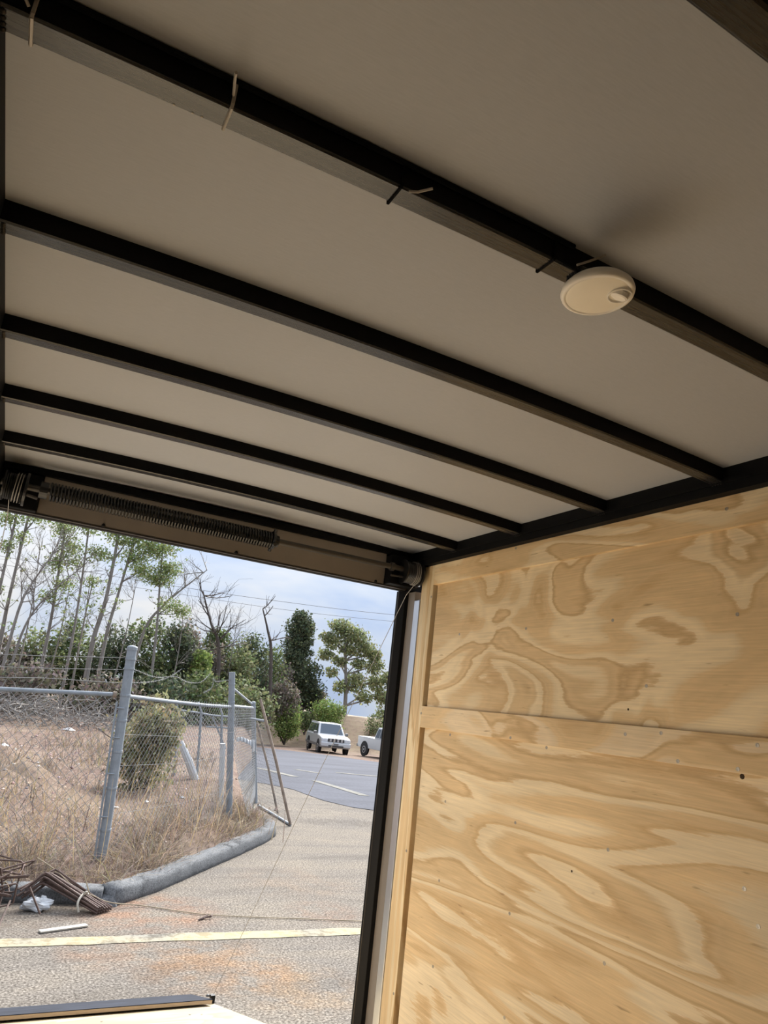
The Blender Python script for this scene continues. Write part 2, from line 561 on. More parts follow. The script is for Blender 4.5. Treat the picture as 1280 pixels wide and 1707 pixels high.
# --- right wall
wr = MB().box(XR + 0.014, XR + 0.07, YF, 3.0, ZF - 0.1, 2.80).build('wall_right', MT['stud'])
meta(wr, 'right trailer wall lined with pale plywood sheets beside the open doorway', 'wall', kind='structure')
MB().box(XR, XR + 0.014, YF, 2.848, 1.93, 2.58).build('plywood_panel', MT['ply_up'], wr)['label'] = 'upper plywood sheet with blotchy cathedral grain'
MB().box(XR, XR + 0.014, YF, 2.848, ZF, 1.928).build('plywood_panel', MT['ply_low'], wr)['label'] = 'lower plywood sheet with wavy horizontal grain'
MB().box(XR - 0.012, XR + 0.012, YF, 2.872, 2.564, 2.662).build('top_strip', MT['ply_strip'], wr, bevel=0.0015)['label'] = 'plywood strip along the ceiling'
MB().box(XR - 0.012, XR + 0.001, YF, 2.872, 1.897, 1.992).build('batten', MT['ply_batten'], wr, bevel=0.0015)['label'] = 'plywood batten over the sheet seam'
MB().box(XR - 0.012, XR + 0.055, 2.872, 2.980, ZF, 2.662).build('corner_post', MT['ply_post'], wr, bevel=0.002)['label'] = 'upright pine strip beside the door jamb'
screw0 = None
SCREWS = [(y, z) for y in (2.63, 2.172, 1.716, 1.262, 0.80) for z in (2.32, 1.62, 1.314, 1.005)]
SCREWS += [(1.574, 2.116), (2.633, 1.881), (1.228, 1.548), (2.017, 1.885)]
for (y, z) in SCREWS:
    loc = (XR - 0.0012, y + random.uniform(-.006, .006), z + random.uniform(-.006, .006))
    if screw0 is None:
        b = MB().lathe([(0.0058, 0), (0.0058, 0.0006), (0.0032, 0.0007), (0.0028, -0.0001), (0.0005, -0.0001)], (XR, y, z), (-1, 0, 0), 10)
        screw0 = b.build('screw', MT['screw'], wr)
        zoff = screw0.location.z - z
        screw0.location = (XR - 0.0005, loc[1], loc[2] + zoff)
    else:
        clone(screw0, wr, (XR - 0.0005, loc[1], loc[2] + zoff))
for (y, z) in ((2.245, 2.652), (2.879, 2.505), (1.274, 2.623), (2.873, 1.959), (2.208, 1.906), (1.644, 1.964), (1.507, 1.978),
               (1.203, 1.972), (1.26, 1.907), (1.448, 1.906), (2.89, 1.37), (2.885, 0.82)):
    clone(screw0, wr, (XR - 0.0125, y, z + zoff))
for (y, z, s) in ((1.257, 1.890, 0.0075), (1.871, 1.523, 0.004), (1.645, 2.04, 0.004)):
    MB().lathe([(s, 0), (s * .7, 0.0006), (0.0004, 0.0006)], (XR, y, z), (-1, 0, 0), 7).build('knot_hole', MT['hole'], wr)

# --- closed left wall with an added light-bouncing white lining, front wall, floor
XW = XL - 0.022
wl = MB().box(XW - 0.05, XW, YF - 0.06, 3.12, ZF - 0.1, 2.80).build('wall_left', MT['bounce_liner'])
meta(wl, 'left trailer wall with a made-up white lining that bounces light', 'wall', kind='structure')
wf = MB().box(XL - 0.06, XR + 0.07, YF - 0.06, YF, ZF - 0.1, 2.80).build('wall_front', MT['ply_up'])
meta(wf, 'plywood front wall of the trailer behind the viewer', 'wall', kind='structure')
fl = MB().box(XL - 0.06, XR + 0.07, YF - 0.06, 3.10, ZF - 0.06, ZF).build('floor', MT['ply_floor'])
meta(fl, 'plywood trailer floor inside the doorway', 'floor', kind='structure')

# --- ceiling: gently crowned sheet with tubular roof bows
NX = 24
xs = np.linspace(XL - 0.06, XR + 0.07, NX + 1)
V, Fc = [], []
for y in (YF - 0.06, 3.16):
    for x in xs:
        V.append((x, y, ZC + crown(x)))
for y in (YF - 0.06, 3.16):
    for x in xs:
        V.append((x, y, ZC + 0.03 + crown(x)))
n1 = NX + 1
for i in range(NX):
    Fc.append((i, i + n1, i + 1 + n1, i + 1))
    Fc.append((i + 2 * n1, i + 1 + 2 * n1, i + 1 + 3 * n1, i + 3 * n1))
    Fc.append((i, i + 1, i + 1 + 2 * n1, i + 2 * n1))
    Fc.append((i + n1, i + 3 * n1, i + 1 + 3 * n1, i + 1 + n1))
Fc.append((0, 2 * n1, 3 * n1, n1))
Fc.append((NX, NX + n1, NX + 3 * n1, NX + 2 * n1))
ce = mesh_obj('ceiling', V, Fc, MT['roof'], smooth=False)
meta(ce, 'beige trailer ceiling skin crossed by black roof bows', 'ceiling', kind='structure')
bow_meshes = []
for bi, yb in enumerate(BOWS):
    prof = [(-0.042, 0.0), (-0.038, -0.003), (-0.004, -0.003), (0.0, 0.0), (0.0, 0.043), (-0.042, 0.043)]
    V, Fc = [], []
    xs_ = np.linspace(-0.19, 1.722, 21)
    for x in xs_:
        for (dy, dz) in prof:
            V.append((x, yb + dy, 2.695 + dz + crown(x)))
    k = len(prof)
    for i in range(20):
        for j in range(k):
            a, b = i * k + j, i * k + (j + 1) % k
            Fc.append((a, b, b + k, a + k))
    Fc.append(tuple(range(k)))
    Fc.append(tuple(20 * k + j for j in reversed(range(k))))
    mi_ = [1 if (j in (0, 1, 2)) else 0 for i in range(20) for j in range(k)] + [0, 0]
    bo = mesh_obj('roof_bow', V, Fc, None, ce, mats=[MT['matt'], MT['gloss']], mi=mi_)  # darker black on the sides, copy with reflected daylight put in underneath
    for xe, s in ((1.704, 1), (-0.172, -1)):          # weld bead at each end
        w = MB()
        for q in range(4):
            w.lathe([(0.002, -0.003), (0.0045, 0), (0.002, 0.003)], (xe + s * 0.004, yb - 0.006 - q * 0.009, 2.691), (0, 1, 0), 6)
        w.build('weld_bead', MT['steel'], bo)
rr = MB().box(1.706, 1.83, YF, 3.10, 2.662, 2.79).box(1.700, 1.706, YF, 3.10, 2.690, 2.700).build('trim_1', MT['matt'])
meta(rr, 'black steel rail between the plywood wall and the ceiling', 'rail', kind='structure')
rl = MB().box(-0.25, -0.183, YF, 3.10, 2.665, 2.79).build('trim_2', MT['matt'])
meta(rl, 'black steel rail along the top of the left wall', 'rail', kind='structure')

# --- rear doorway: header, jambs, seals
dr = thing('door_1', (XM, 3.1, ZF), 'black framed rear doorway of the trailer with tan header panel', 'doorway', kind='structure')
MB().box(XL - 0.06, XR + 0.07, 3.088, 3.13, 2.556, 2.79).build('header_beam', MT['matt'], dr)
MB().box(-0.028, 1.567, 3.066, 3.088, 2.556, 2.712).build('header_panel', MT['hdr'], dr, bevel=0.002)
MB().box(XL - 0.02, 1.70, 3.055, 3.088, 2.712, 2.745).build('header_rail', MT['matt'], dr, bevel=0.002)
MB().box(XL - 0.02, 1.70, 3.064, 3.090, 2.549, 2.555).build('header_lip', MT['steel'], dr)
MB().box(XL - 0.02, 1.70, 3.090, 3.122, 2.546, 2.557).build('header_seal', MT['seal'], dr, bevel=0.003)
for bx_ in (0.229, 0.803, 1.52):
    MB().lathe([(0.0075, 0), (0.0075, 0.003), (0.004, 0.006), (0.001, 0.0065)], (bx_, 3.066, 2.561), (0, -1, 0), 12).build('bolt', MT['seal'], dr)
# right jamb
MB().box(1.737, 1.83, 3.112, 3.20, ZF - 0.05, 2.58).build('jamb_post', MT['seal'], dr)
MB().box(1.736, 1.80, 3.035, 3.112, ZF, 2.545).build('jamb_panel', MT['hdr'], dr, bevel=0.002)
MB().box(1.734, 1.80, 2.981, 3.035, ZF, 2.50).build('jamb_edge', MT['galv_edge'], dr, bevel=0.004)
sl = MB().prism([(1.692, 3.126), (1.716, 3.100), (1.738, 3.100), (1.738, 3.16), (1.712, 3.16)], 'z', ZF - 0.03, 2.552).build('door_seal', MT['seal'], dr, bevel=0.002)
MB().tube([(1.6925, 3.130, ZF - 0.02), (1.6925, 3.130, 2.548)], 0.0035, 8).build('seal_lip', MT['steel'], sl)
MB().tube([(1.703, 3.158, ZF - 0.02), (1.703, 3.158, 2.55)], 0.006, 8).build('seal_lip', MT['seal'], sl)
# left jamb
MB().box(-0.26, -0.165, 3.05, 3.22, ZF - 0.05, 2.58).build('jamb_post', MT['black'], dr)
# rear corner brackets behind the drums
MB().box(1.567, 1.735, 3.00, 3.09, 2.555, 2.70).build('bearing_bracket', MT['matt'], dr, bevel=0.004)
MB().box(-0.175, -0.03, 3.03, 3.09, 2.553, 2.70).build('bearing_bracket', MT['matt'], dr, bevel=0.004)

# --- torsion spring assembly
SY, SZ = 2.975, 2.632
sp_ = thing('torsion_spring_assembly', (XM, SY, SZ), 'black coiled torsion spring and shaft above the open doorway', 'door spring')
MB().tube([(-0.172, SY, SZ), (1.72, SY, SZ)], 0.0135, 16).build('shaft', MT['steel'], sp_)
pts = []
turns, n_ = 74, 10
for i in range(turns * n_ + 1):
    a = 2 * math.pi * i / n_
    pts.append((0.0 + 0.925 * i / (turns * n_), SY + 0.034 * math.cos(a), SZ + 0.034 * math.sin(a)))
MB().tube(pts, 0.0049, 5).build('spring_coil', MT['spring'], sp_)
cone = MB().lathe([(0.015, -0.05), (0.030, -0.05), (0.030, 0), (0.040, 0.002), (0.044, 0.008), (0.040, 0.016), (0.026, 0.018), (0.026, 0.035), (0.015, 0.035)], (0.925, SY, SZ), (1, 0, 0), 20, True)
cone = cone.build('winding_cone', MT['spring'], sp_)
for a in range(4):
    an = a * math.pi / 2 + 0.5
    MB().tube([(0.935, SY + 0.03 * math.cos(an), SZ + 0.03 * math.sin(an)), (0.935, SY + 0.052 * math.cos(an), SZ + 0.052 * math.sin(an))], 0.009, 8).build('set_screw', MT['spring'], cone)
MB().lathe([(0.015, 0), (0.034, 0), (0.034, 0.03), (0.015, 0.03)], (-0.035, SY, SZ), (1, 0, 0), 20).build('stationary_cone', MT['spring'], sp_)
MB().lathe([(0.0135, 0), (0.021, 0.002), (0.021, 0.02), (0.0135, 0.022)], (1.545, SY, SZ), (1, 0, 0), 16).build('collar', MT['steel'], sp_)


def drum(x0, x1, turns_):
    d = MB()
    prof = [(0.014, 0.0), (0.060, 0.0), (0.060, 0.006), (0.054, 0.009)]
    for q in range(9):
        h = 0.010 + (x1 - x0 - 0.022) * q / 9
        s = (x1 - x0 - 0.022) / 9
        prof += [(0.054, h), (0.051, h + s * 0.5)]
    prof += [(0.054, x1 - x0 - 0.012), (0.066, x1 - x0 - 0.009), (0.066, x1 - x0), (0.014, x1 - x0)]
    do = d.lathe(prof, (x0, SY, SZ - 0.012), (1, 0, 0), 36).build('cable_drum', MT['spring'], sp_)
    pts = []
    for i in range(turns_ * 24 + 1):
        a = 2 * math.pi * i / 24 - math.pi / 2
        pts.append((x1 - 0.014 - 0.010 * i / 24, SY + 0.0575 * math.cos(a), SZ - 0.012 + 0.0575 * math.sin(a)))
    MB().tube(pts, 0.0019, 6).build('wound_cable', MT['cable'], do)
    return do


drum(1.615, 1.712, 3)
drum(-0.162, -0.078, 3)
MB().tube([(1.55, 2.968, 2.588), (1.625, 2.968, 2.592)], 0.005, 8).build('set_bolt', MT['steel'], sp_)
MB().tube([(-0.075, 2.955, 2.596), (-0.035, 2.955, 2.590)], 0.006, 8).build('set_bolt', MT['steel'], sp_)

# --- lift cables
cb = MB().tube([(1.690, SY - 0.004, 2.566), (1.676, 3.02, 2.515), (1.655, 3.75, 1.60), (1.628, 4.90, 0.112)], 0.0016, 6).build('lift_cable', MT['cable'])
meta(cb, 'thin steel lift cable running from the right drum down to the ramp corner', 'cable', 'ramp lift cables')
cb = MB().tube([(-0.130, SY - 0.004, 2.566), (-0.122, 3.02, 2.515), (-0.09, 4.90, 0.112)], 0.0016, 6).build('lift_cable', MT['cable'])
meta(cb, 'thin steel lift cable hanging from the drum at the left edge', 'cable', 'ramp lift cables')

# --- ramp door let down to the ground
def zr(y): return 0.525 - 0.2617 * (y - 3.12)


rp = thing('ramp_door', (XM, 5.0, 0.0), 'bright plywood ramp door lowered to the concrete with a black flap', 'ramp')
RX0, RX1 = -0.115, 1.635
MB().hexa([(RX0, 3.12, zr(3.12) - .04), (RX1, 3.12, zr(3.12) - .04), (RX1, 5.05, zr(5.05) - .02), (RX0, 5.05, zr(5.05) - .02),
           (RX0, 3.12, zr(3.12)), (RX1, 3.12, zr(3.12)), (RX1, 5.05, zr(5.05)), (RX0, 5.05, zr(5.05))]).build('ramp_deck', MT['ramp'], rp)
ya, yb_ = 4.80, 5.13
fp = [(RX0 + 0.02, ya), (RX1 - 0.043, ya), (RX1 - 0.043, ya + 0.02), (RX1 - 0.085, yb_), (RX0 + 0.085, yb_), (RX0 + 0.02, ya + 0.035)]


def ft(q): return zr(q[1]) + 0.012


V = [(q[0], q[1], ft(q)) for q in fp] + [(q[0], q[1], ft(q) + 0.020) for q in fp]
flp = mesh_obj('transition_flap', V, [(5, 4, 3, 2, 1, 0), (6, 7, 8, 9, 10, 11)] + [(i, (i + 1) % 6, (i + 1) % 6 + 6, i + 6) for i in range(6)], MT['edge'], rp)
V = [(q[0], q[1], ft(q) + 0.0201) for q in fp] + [(q[0], q[1], ft(q) + 0.024) for q in fp]
mesh_obj('flap_coating', V, [(5, 4, 3, 2, 1, 0), (6, 7, 8, 9, 10, 11)] + [(i, (i + 1) % 6, (i + 1) % 6 + 6, i + 6) for i in range(6)], MT['flap'], flp)
MB().box(1.612, 1.640, 4.895, 4.925, 0.06, 0.105).build('cable_bracket', MT['seal'], rp)
MB().lathe([(0.012, 0), (0.014, 0.004), (0.006, 0.012)], (1.600, 4.925, 0.092), (0, 0, 1), 10).build('bolt', MT['steel'], rp)
MB().tube([(RX0, 3.12, zr(3.12) - 0.02), (RX1, 3.12, zr(3.12) - 0.02)], 0.022, 10).build('hinge', MT['steel'], rp)
for (x, y) in ((1.38, 4.52), (1.44, 4.49), (0.9, 4.54), (0.4, 4.52)):
    MB().lathe([(0.008, 0), (0.007, 0.0012), (0.003, 0.0015)], (x, y, zr(y)), (0, 0.253, 0.967), 8).build('screw', MT['steel'], rp)

# --- dome light hanging from the nearest full bow
LC = Vector((0.712, 0.747, 2.640))
ax = Vector((0.03, -0.03, -1)).normalized()           # faces down, tipped slightly to the viewer
dl = thing('dome_light', LC, 'round ivory dome light hanging below the nearest roof bow', 'ceiling light')
MB().lathe([(0.045, -0.017), (0.050, -0.016), (0.0575, -0.008), (0.059, -0.002), (0.0575, 0.003), (0.052, 0.0052), (0.0505, 0.0035)], LC, ax, 56).build('housing', MT['plastic'], dl, smooth=True)
MB().lathe([(0.0503, 0.0036), (0.047, 0.0046), (0.035, 0.0062), (0.018, 0.0070), (0.0005, 0.0072)], LC, ax, 48, False).build('lens', MT['lens'], dl, smooth=True)
u_ = ax.orthogonal().normalized()
side = Vector((0.93, -0.36, 0)); side = (side - ax * side.dot(ax)).normalized()
oth = ax.cross(side)
sc = LC + side * 0.030 - oth * 0.012 + ax * 0.004
best = max((1, -1), key=lambda s: -(LC + side * 0.030 + oth * 0.014 * s).y)
sc = LC + side * 0.031 + oth * 0.014 * best + ax * 0.005
sw = MB().lathe([(0.0195, -0.002), (0.0195, 0.0040), (0.0178, 0.0045), (0.0160, 0.0005)], sc, ax, 28).build('switch_bezel', MT['plastic'], dl, smooth=False)
MB().lathe([(0.0150, -0.002), (0.0146, 0.0050), (0.012, 0.0066), (0.0005, 0.0068)], sc + side * 0.0005, (ax - side * 0.30 - oth * 0.40 * best).normalized(), 20).build('rocker_switch', MT['plastic'], sw, smooth=False)
MB().box(0.700, 0.728, 0.742, 0.764, 2.656, 2.682).build('wire_connector', MT['conn'], dl, bevel=0.002)
MB().tube([(0.745, 0.745, 2.655), (0.752, 0.742, 2.676), (0.764, 0.742, 2.682), (0.772, 0.745, 2.674), (0.774, 0.748, 2.652)], 0.0017, 6).build('wire', MT['wirew'], dl)
MB().tube([(0.700, 0.752, 2.672), (0.688, 0.762, 2.676), (0.676, 0.772, 2.690), (0.668, 0.782, 2.700)], 0.0022, 6).build('wire', MT['tiedark'], dl)
MB().box(0.690, 0.735, 0.762, 0.800, 2.655, 2.695).build('mounting_bracket', MT['black'], dl, bevel=0.002)

# --- wiring loom strapped to the near side of that bow
lm = []
for i in range(41):
    x = -0.175 + 0.875 * i / 40
    lm.append((x, 0.7935, 2.731 + crown(x)))
o = MB().tube(lm, 0.0045, 8).build('wire_loom', MT['tiedark'])
meta(o, 'black wire loom along the nearest roof bow leading to the dome light', 'wiring')
ty = 0.84
for i, (xt, tail, lab, mm) in enumerate((
        (-0.145, [(-0.150, 0.792, 2.700), (-0.165, 0.775, 2.712)], 'pale cable tie around the nearest roof bow at the left picture edge', 'tie'),
        (0.099, [(0.097, 0.790, 2.716), (0.090, 0.755, 2.712), (0.088, 0.738, 2.700)], 'pale cable tie with upright tail at the middle of the nearest bow', 'tie'),
        (0.362, [(0.372, 0.790, 2.700), (0.385, 0.786, 2.703), (0.402, 0.772, 2.708)], 'dark cable tie with short pale tail between two other ties', 'tiedark'),
        (0.660, [(0.700, 0.785, 2.712), (0.718, 0.776, 2.722), (0.741, 0.760, 2.735)], 'dark cable tie on the nearest bow beside the dome light', 'tiedark'))):
    z0 = 2.695 + crown(xt)
    tt = thing('cable_tie', (xt, 0.82, z0), lab, 'cable tie', 'cable ties on the nearest roof bow')
    s = MB()
    ring_ = [(ty + 0.001, z0 + 0.040), (ty + 0.001, z0 - 0.004), (ty - 0.043, z0 - 0.004), (ty - 0.0455, z0 + 0.0), (ty - 0.0455, z0 + 0.038)]
    for a, b in zip(ring_[:-1], ring_[1:]):
        s.bar((xt, a[0], a[1]), (xt, b[0], b[1]), 0.0055, 0.0014, (1, 0, 0)) if False else s.tube([(xt, a[0], a[1]), (xt, b[0], b[1])], 0.0026, 5)
    s.build('strap', MT[mm], tt)
    MB().tube(tail, 0.0021, 5).build('tail', MT['tie'], tt)
# small rivets / drips under the bows
for (x, y) in ((0.03, 0.836), (0.055, 0.836), (0.068, 0.836)):
    b = MB().lathe([(0.0018, 0.0), (0.0016, 0.001), (0.0004, 0.0015)], (x, y, 2.692 + crown(x)), (0, 0, -1), 6).build('weld_spatter', MT['wirew'], ce)

# ================================================================== OUTDOORS: GROUND
def zg(y):
    t_ = max(0.0, y - 11.0)
    return -0.04 * t_ * t_ / (t_ + 6.0)


def interp(pl, n):
    pl = np.array(pl, float)
    d = np.r_[0, np.cumsum(np.linalg.norm(np.diff(pl, axis=0), axis=1))]
    s = np.linspace(0, d[-1], n)
    return np.stack([np.interp(s, d, pl[:, k]) for k in range(pl.shape[1])], 1)


def grid_faces(nu, nv):
    return [(i * nv + j, (i + 1) * nv + j, (i + 1) * nv + j + 1, i * nv + j + 1) for i in range(nu - 1) for j in range(nv - 1)]


def strip_mesh(A, B, nv, zfun):
    V = []
    for a, b in zip(A, B):
        for j in range(nv):
            s = j / (nv - 1)
            x, y = a[0] * (1 - s) + b[0] * s, a[1] * (1 - s) + b[1] * s
            V.append((x, y, zfun(x, y, s)))
    return V, grid_faces(len(A), nv)


ys = np.r_[np.linspace(-12, 11, 8), np.linspace(12, 70, 30)]
V = [(x, y, zg(y)) for y in ys for x in np.linspace(-45, 75, 13)]
Fc = [(i * 13 + j, i * 13 + j + 1, (i + 1) * 13 + j + 1, (i + 1) * 13 + j) for i in range(len(ys) - 1) for j in range(12)]
gd = mesh_obj('pavement', V, Fc, MT['conc'])
meta(gd, 'stained exposed aggregate concrete apron outside the trailer', 'pavement', kind='structure')
# painted band across the apron, worn edges
pb = []
for i in range(61):
    x = -3.0 + 11.0 * i / 60
    pb.append((x, 6.255 - 0.008 * x + random.uniform(-.012, .012), 0.004))
for i in range(60, -1, -1):
    x = -3.0 + 11.0 * i / 60
    pb.append((x, 6.435 - 0.008 * x + random.uniform(-.015, .015), 0.004))
n = 61
mesh_obj('painted_line', pb, [(i, i + 1, 2 * n - 2 - i, 2 * n - 1 - i) for i in range(n - 1)], MT['paint'], gd)
near = interp([(-9, 34), (3.2, 22.0), (5.9, 18.9), (6.8, 17.2), (6.7, 15.2), (6.75, 14.1), (7.6, 13.3), (12, 12.3), (30, 10)], 50)
far = interp([(2, 55), (12, 47.2), (16.4, 43.5), (18.3, 40.9), (19.1, 36.5), (21, 32), (27, 27), (42, 21), (60, 16)], 50)
V, Fc = strip_mesh(near, far, 24, lambda x, y, s: zg(y) + 0.008)
rd = mesh_obj('road', V, [f[::-1] for f in Fc], MT['asph'])
meta(rd, 'blue grey asphalt road with worn white markings beyond the gate', 'road', kind='structure')
for (a, b, w) in (((8.15, 23.6), (8.35, 20.7), .28), ((9.70, 24.1), (10.15, 23.0), .28), ((11.2, 24.0), (12.9, 23.4), .34), ((8.58, 19.7), (8.42, 16.2), .26), ((13.0, 21.9), (14.5, 21.4), .3)):
    a, b = np.array(a), np.array(b)
    d = (b - a) / np.linalg.norm(b - a)
    s = np.array([-d[1], d[0]]) * w / 2
    V = []
    for k in range(9):
        q = a + (b - a) * k / 8
        for e in (q - s, q + s):
            V.append((e[0], e[1], zg(e[1]) + 0.016))
    mesh_obj('lane_marking', V, [(2 * k, 2 * k + 1, 2 * k + 3, 2 * k + 2) for k in range(8)], MT['paintw'], rd)
bankb = interp([(3, 58), (14, 52.5), (20, 50.5), (24, 48.5), (30, 44), (45, 36), (65, 28)], 50)
V, Fc = strip_mesh(far, bankb, 10, lambda x, y, s: zg(y) + 0.006 + 0.05 * s)
sh = mesh_obj('shoulder', V, [f[::-1] for f in Fc], MT['soil'])
meta(sh, 'dusty gravel shoulder under the parked white vehicles', 'road shoulder', kind='structure')
bankt = bankb + np.array([6, 26])
prof_n = lambda x, y: 0.25 * math.sin(x * 0.7) + 0.2 * math.sin(y * 0.9 + x * 0.3)


def bank_z(x, y, s):
    k = min(1.0, s / 0.30)
    k = k * k * (3 - 2 * k)
    return (zg(y) if s < 0.01 else -1.35) * (1 - k) + k * (1.15 + 0.15 * prof_n(x, y))


V, Fc = strip_mesh(bankb, bankt, 30, bank_z)
bk = mesh_obj('bank', V, [f[::-1] for f in Fc], MT['bank'])
meta(bk, 'dry orange brown bank rising behind the parked vehicles', 'bank', kind='structure')

# dirt lot behind the kerb
KL = [(-14, 7.45), (-2, 7.45), (0.85, 7.42), (1.42, 7.42), (1.88, 7.84), (2.48, 8.56), (3.22, 9.46), (3.98, 10.50), (4.18, 11.3), (4.75, 14), (5.9, 18.6), (8.6, 26), (11.6, 34), (14.6, 43), (14, 52.5)]
EL = [(-60, 22), (-40, 50), (-25, 66), (-18, 70), (-12, 71), (-7, 71), (-2, 71), (2, 71), (5, 71), (7.5, 71), (9.5, 71), (11.5, 71), (13, 71), (15, 71), (18, 71)]
Kd = np.array(KL)
dK = np.r_[0, np.cumsum(np.linalg.norm(np.diff(Kd, axis=0), axis=1))]
s_ = np.r_[np.linspace(dK[0], dK[1], 5)[:-1], np.linspace(dK[1], dK[9], 70), np.linspace(dK[9], dK[-1], 24)[1:]]
KA = np.stack([np.interp(s_, dK, Kd[:, k]) for k in (0, 1)], 1)
EA = np.stack([np.interp(s_, dK, np.array(EL)[:, k]) for k in (0, 1)], 1)
lump = [(rng.uniform(-3, 6), rng.uniform(8.5, 24), rng.uniform(0.25, 0.9), rng.uniform(0.03, 0.16)) for _ in range(70)]
lump += [(0.55, 11.5, 1.0, 0.22), (0.9, 12.8, 0.7, 0.22), (-0.6, 11.0, 1.2, 0.25), (1.25, 15.5, 0.35, 0.28), (0.2, 17, 0.5, 0.25)]


def lot_h(x, y):
    h = 0.10 + 0.010 * max(0, y - 26)
    for (a, b, r, k) in lump:
        d = ((x - a) ** 2 + (y - b) ** 2) / (r * r)
        if d < 9: h += k * math.exp(-d)
    return h


V = []
vs = np.linspace(0, 1, 60) ** 2.1
for i, (a, e) in enumerate(zip(KA, EA)):
    for j, v in enumerate(vs):
        x, y = a[0] * (1 - v) + e[0] * v, a[1] * (1 - v) + e[1] * v
        dist = math.hypot(x - a[0], y - a[1])
        edge = 0.09 if a[1] < 11.4 else zg(a[1]) + 0.012
        k = min(1, dist / (0.5 if a[1] < 11.4 else 3.0))
        h = edge * (1 - k) + lot_h(x, y) * k
        V.append((x, y, h))
lt = mesh_obj('dirt_lot', V, [f[::-1] for f in grid_faces(len(KA), len(vs))], MT['soil'])
meta(lt, 'bare pinkish dirt lot behind the chain link fence', 'ground', kind='structure')


def sweep(path, prof, name, mat, parent=None):
    path = np.array(path, float)
    V, k = [], len(prof)
    for i, q in enumerate(path):
        d = path[min(i + 1, len(path) - 1)] - path[max(i - 1, 0)]
        d /= np.linalg.norm(d)
        nn = np.array([-d[1], d[0]])
        for (o_, h) in prof:
            w = q + nn * o_
            V.append((w[0], w[1], h * (1 + 0.04 * math.sin(i * 1.7)) + 0.0))
    Fc = []
    for i in range(len(path) - 1):
        for j in range(k):
            a, b = i * k + j, i * k + (j + 1) % k
            Fc.append((a, a + k, b + k, b))
    Fc.append(tuple(range(k)))
    Fc.append(tuple((len(path) - 1) * k + j for j in reversed(range(k))))
    V = np.array(V) + rng.normal(0, .004, (len(V), 3))
    return mesh_obj(name, V, Fc, mat, parent, smooth=True)


KP = [(0, -0.02), (0.004, 0.04), (0.018, 0.105), (0.034, 0.128), (0.055, 0.138), (0.12, 0.146), (0.19, 0.146), (0.21, 0.12), (0.215, -0.02)]
kb = thing('kerb', (2.6, 8.8, 0), 'curved grey concrete kerb along the front of the dirt lot', 'kerb')
sweep(interp([(1.36, 7.22), (1.82, 7.66), (2.42, 8.40), (3.17, 9.31), (3.75, 10.05), (4.08, 10.55), (4.22, 10.95), (4.22, 11.25)], 40), KP, 'kerb_section', MT['kerb'], kb)
sweep(interp([(-6, 7.42), (0.2, 7.40), (0.80, 7.33), (1.22, 7.24)], 20), [(o_, h * 0.9) for o_, h in KP], 'kerb_section', MT['kerb'], kb)
MB().hexa([(1.20, 7.20, 0), (1.36, 7.19, 0), (1.42, 7.36, 0), (1.24, 7.40, 0), (1.22, 7.24, .05), (1.33, 7.23, .07), (1.38, 7.33, .10), (1.26, 7.37, .08)]).build('kerb_rubble', MT['kerb'], kb)


# ------------------------------------------------------------------ blades, leaves, stones
def blades(P0, H, W, lean, cols, curl=0.5):
    """bent ribbons: 2 quads each"""
    n = len(P0)
    an = rng.uniform(0, 2 * np.pi, n)
    dx, dy = np.cos(an), np.sin(an)
    wa = rng.uniform(0, 2 * np.pi, n)
    wx, wy = np.cos(wa) * W / 2, np.sin(wa) * W / 2
    V = np.zeros((n, 6, 3))
    for k, (f, wd) in enumerate(((0, 1.0), (0.55, 0.8), (1.0, 0.25))):
        off = lean * H * (f ** (1 + curl))
        cx, cy, cz = P0[:, 0] + dx * off, P0[:, 1] + dy * off, P0[:, 2] + H * f * (1 - 0.25 * lean * f)
        V[:, 2 * k] = np.stack([cx - wx * wd, cy - wy * wd, cz], 1)
        V[:, 2 * k + 1] = np.stack([cx + wx * wd, cy + wy * wd, cz], 1)
    b = (np.arange(n) * 6)[:, None]
    Fc = np.concatenate([b + np.array([[0, 1, 3, 2]]), b + np.array([[2, 3, 5, 4]])])
    return V.reshape(-1, 3), Fc, np.repeat(cols, 6, axis=0)


def tint(n, base, var=0.18, hue=0.06):
    base = np.array(base)
    pick = base[rng.integers(0, len(base), n)] if base.ndim == 2 else np.repeat(base[None], n, 0)
    return np.clip(0.97 * pick * (1 + rng.normal(0, var, (n, 1))) * (1 + rng.normal(0, hue, (n, 3))), 0.005, 0.95)


TAN = [(0.30, 0.23, 0.15), (0.24, 0.195, 0.16), (0.32, 0.24, 0.13), (0.19, 0.145, 0.115), (0.27, 0.22, 0.175), (0.14, 0.105, 0.085)]


def kerb_y(x):
    return np.interp(x, [-14, 1.42, 1.88, 2.48, 3.22, 3.98, 4.2], [7.50, 7.52, 7.95, 8.7, 9.6, 10.7, 11.3])


N = 15000
x = rng.uniform(-0.6, 4.1, N)
y = kerb_y(x) + rng.exponential(1.0, N) + 0.02
clump = 0.5 + 0.5 * np.sin(x * 5.1 + np.sin(y * 3.3) * 2) * np.sin(y * 4.3 + 1.0)
keep = rng.uniform(0, 1, N) < 0.35 + 0.65 * clump
x, y, clump = x[keep], y[keep], clump[keep]
z = np.array([0.05 + min(1, max(0, (b - kerb_y(a)) / 0.5)) * (lot_h(a, b) - 0.07) for a, b in zip(x, y)])
H = (0.07 + 0.26 * rng.uniform(0, 1, len(x)) ** 1.6) * (0.5 + 0.8 * clump)
V, Fc, Cc = blades(np.stack([x, y, z], 1), H, rng.uniform(.004, .009, len(x)), rng.uniform(.3, 2.0, len(x)), tint(len(x), TAN, .28))
o = mesh_obj('dry_grass', V, Fc, MT['grass'], colors=Cc)
meta(o, 'tangled dry tan grass along the fence foot and kerb', 'grass', kind='stuff')
N = 12000
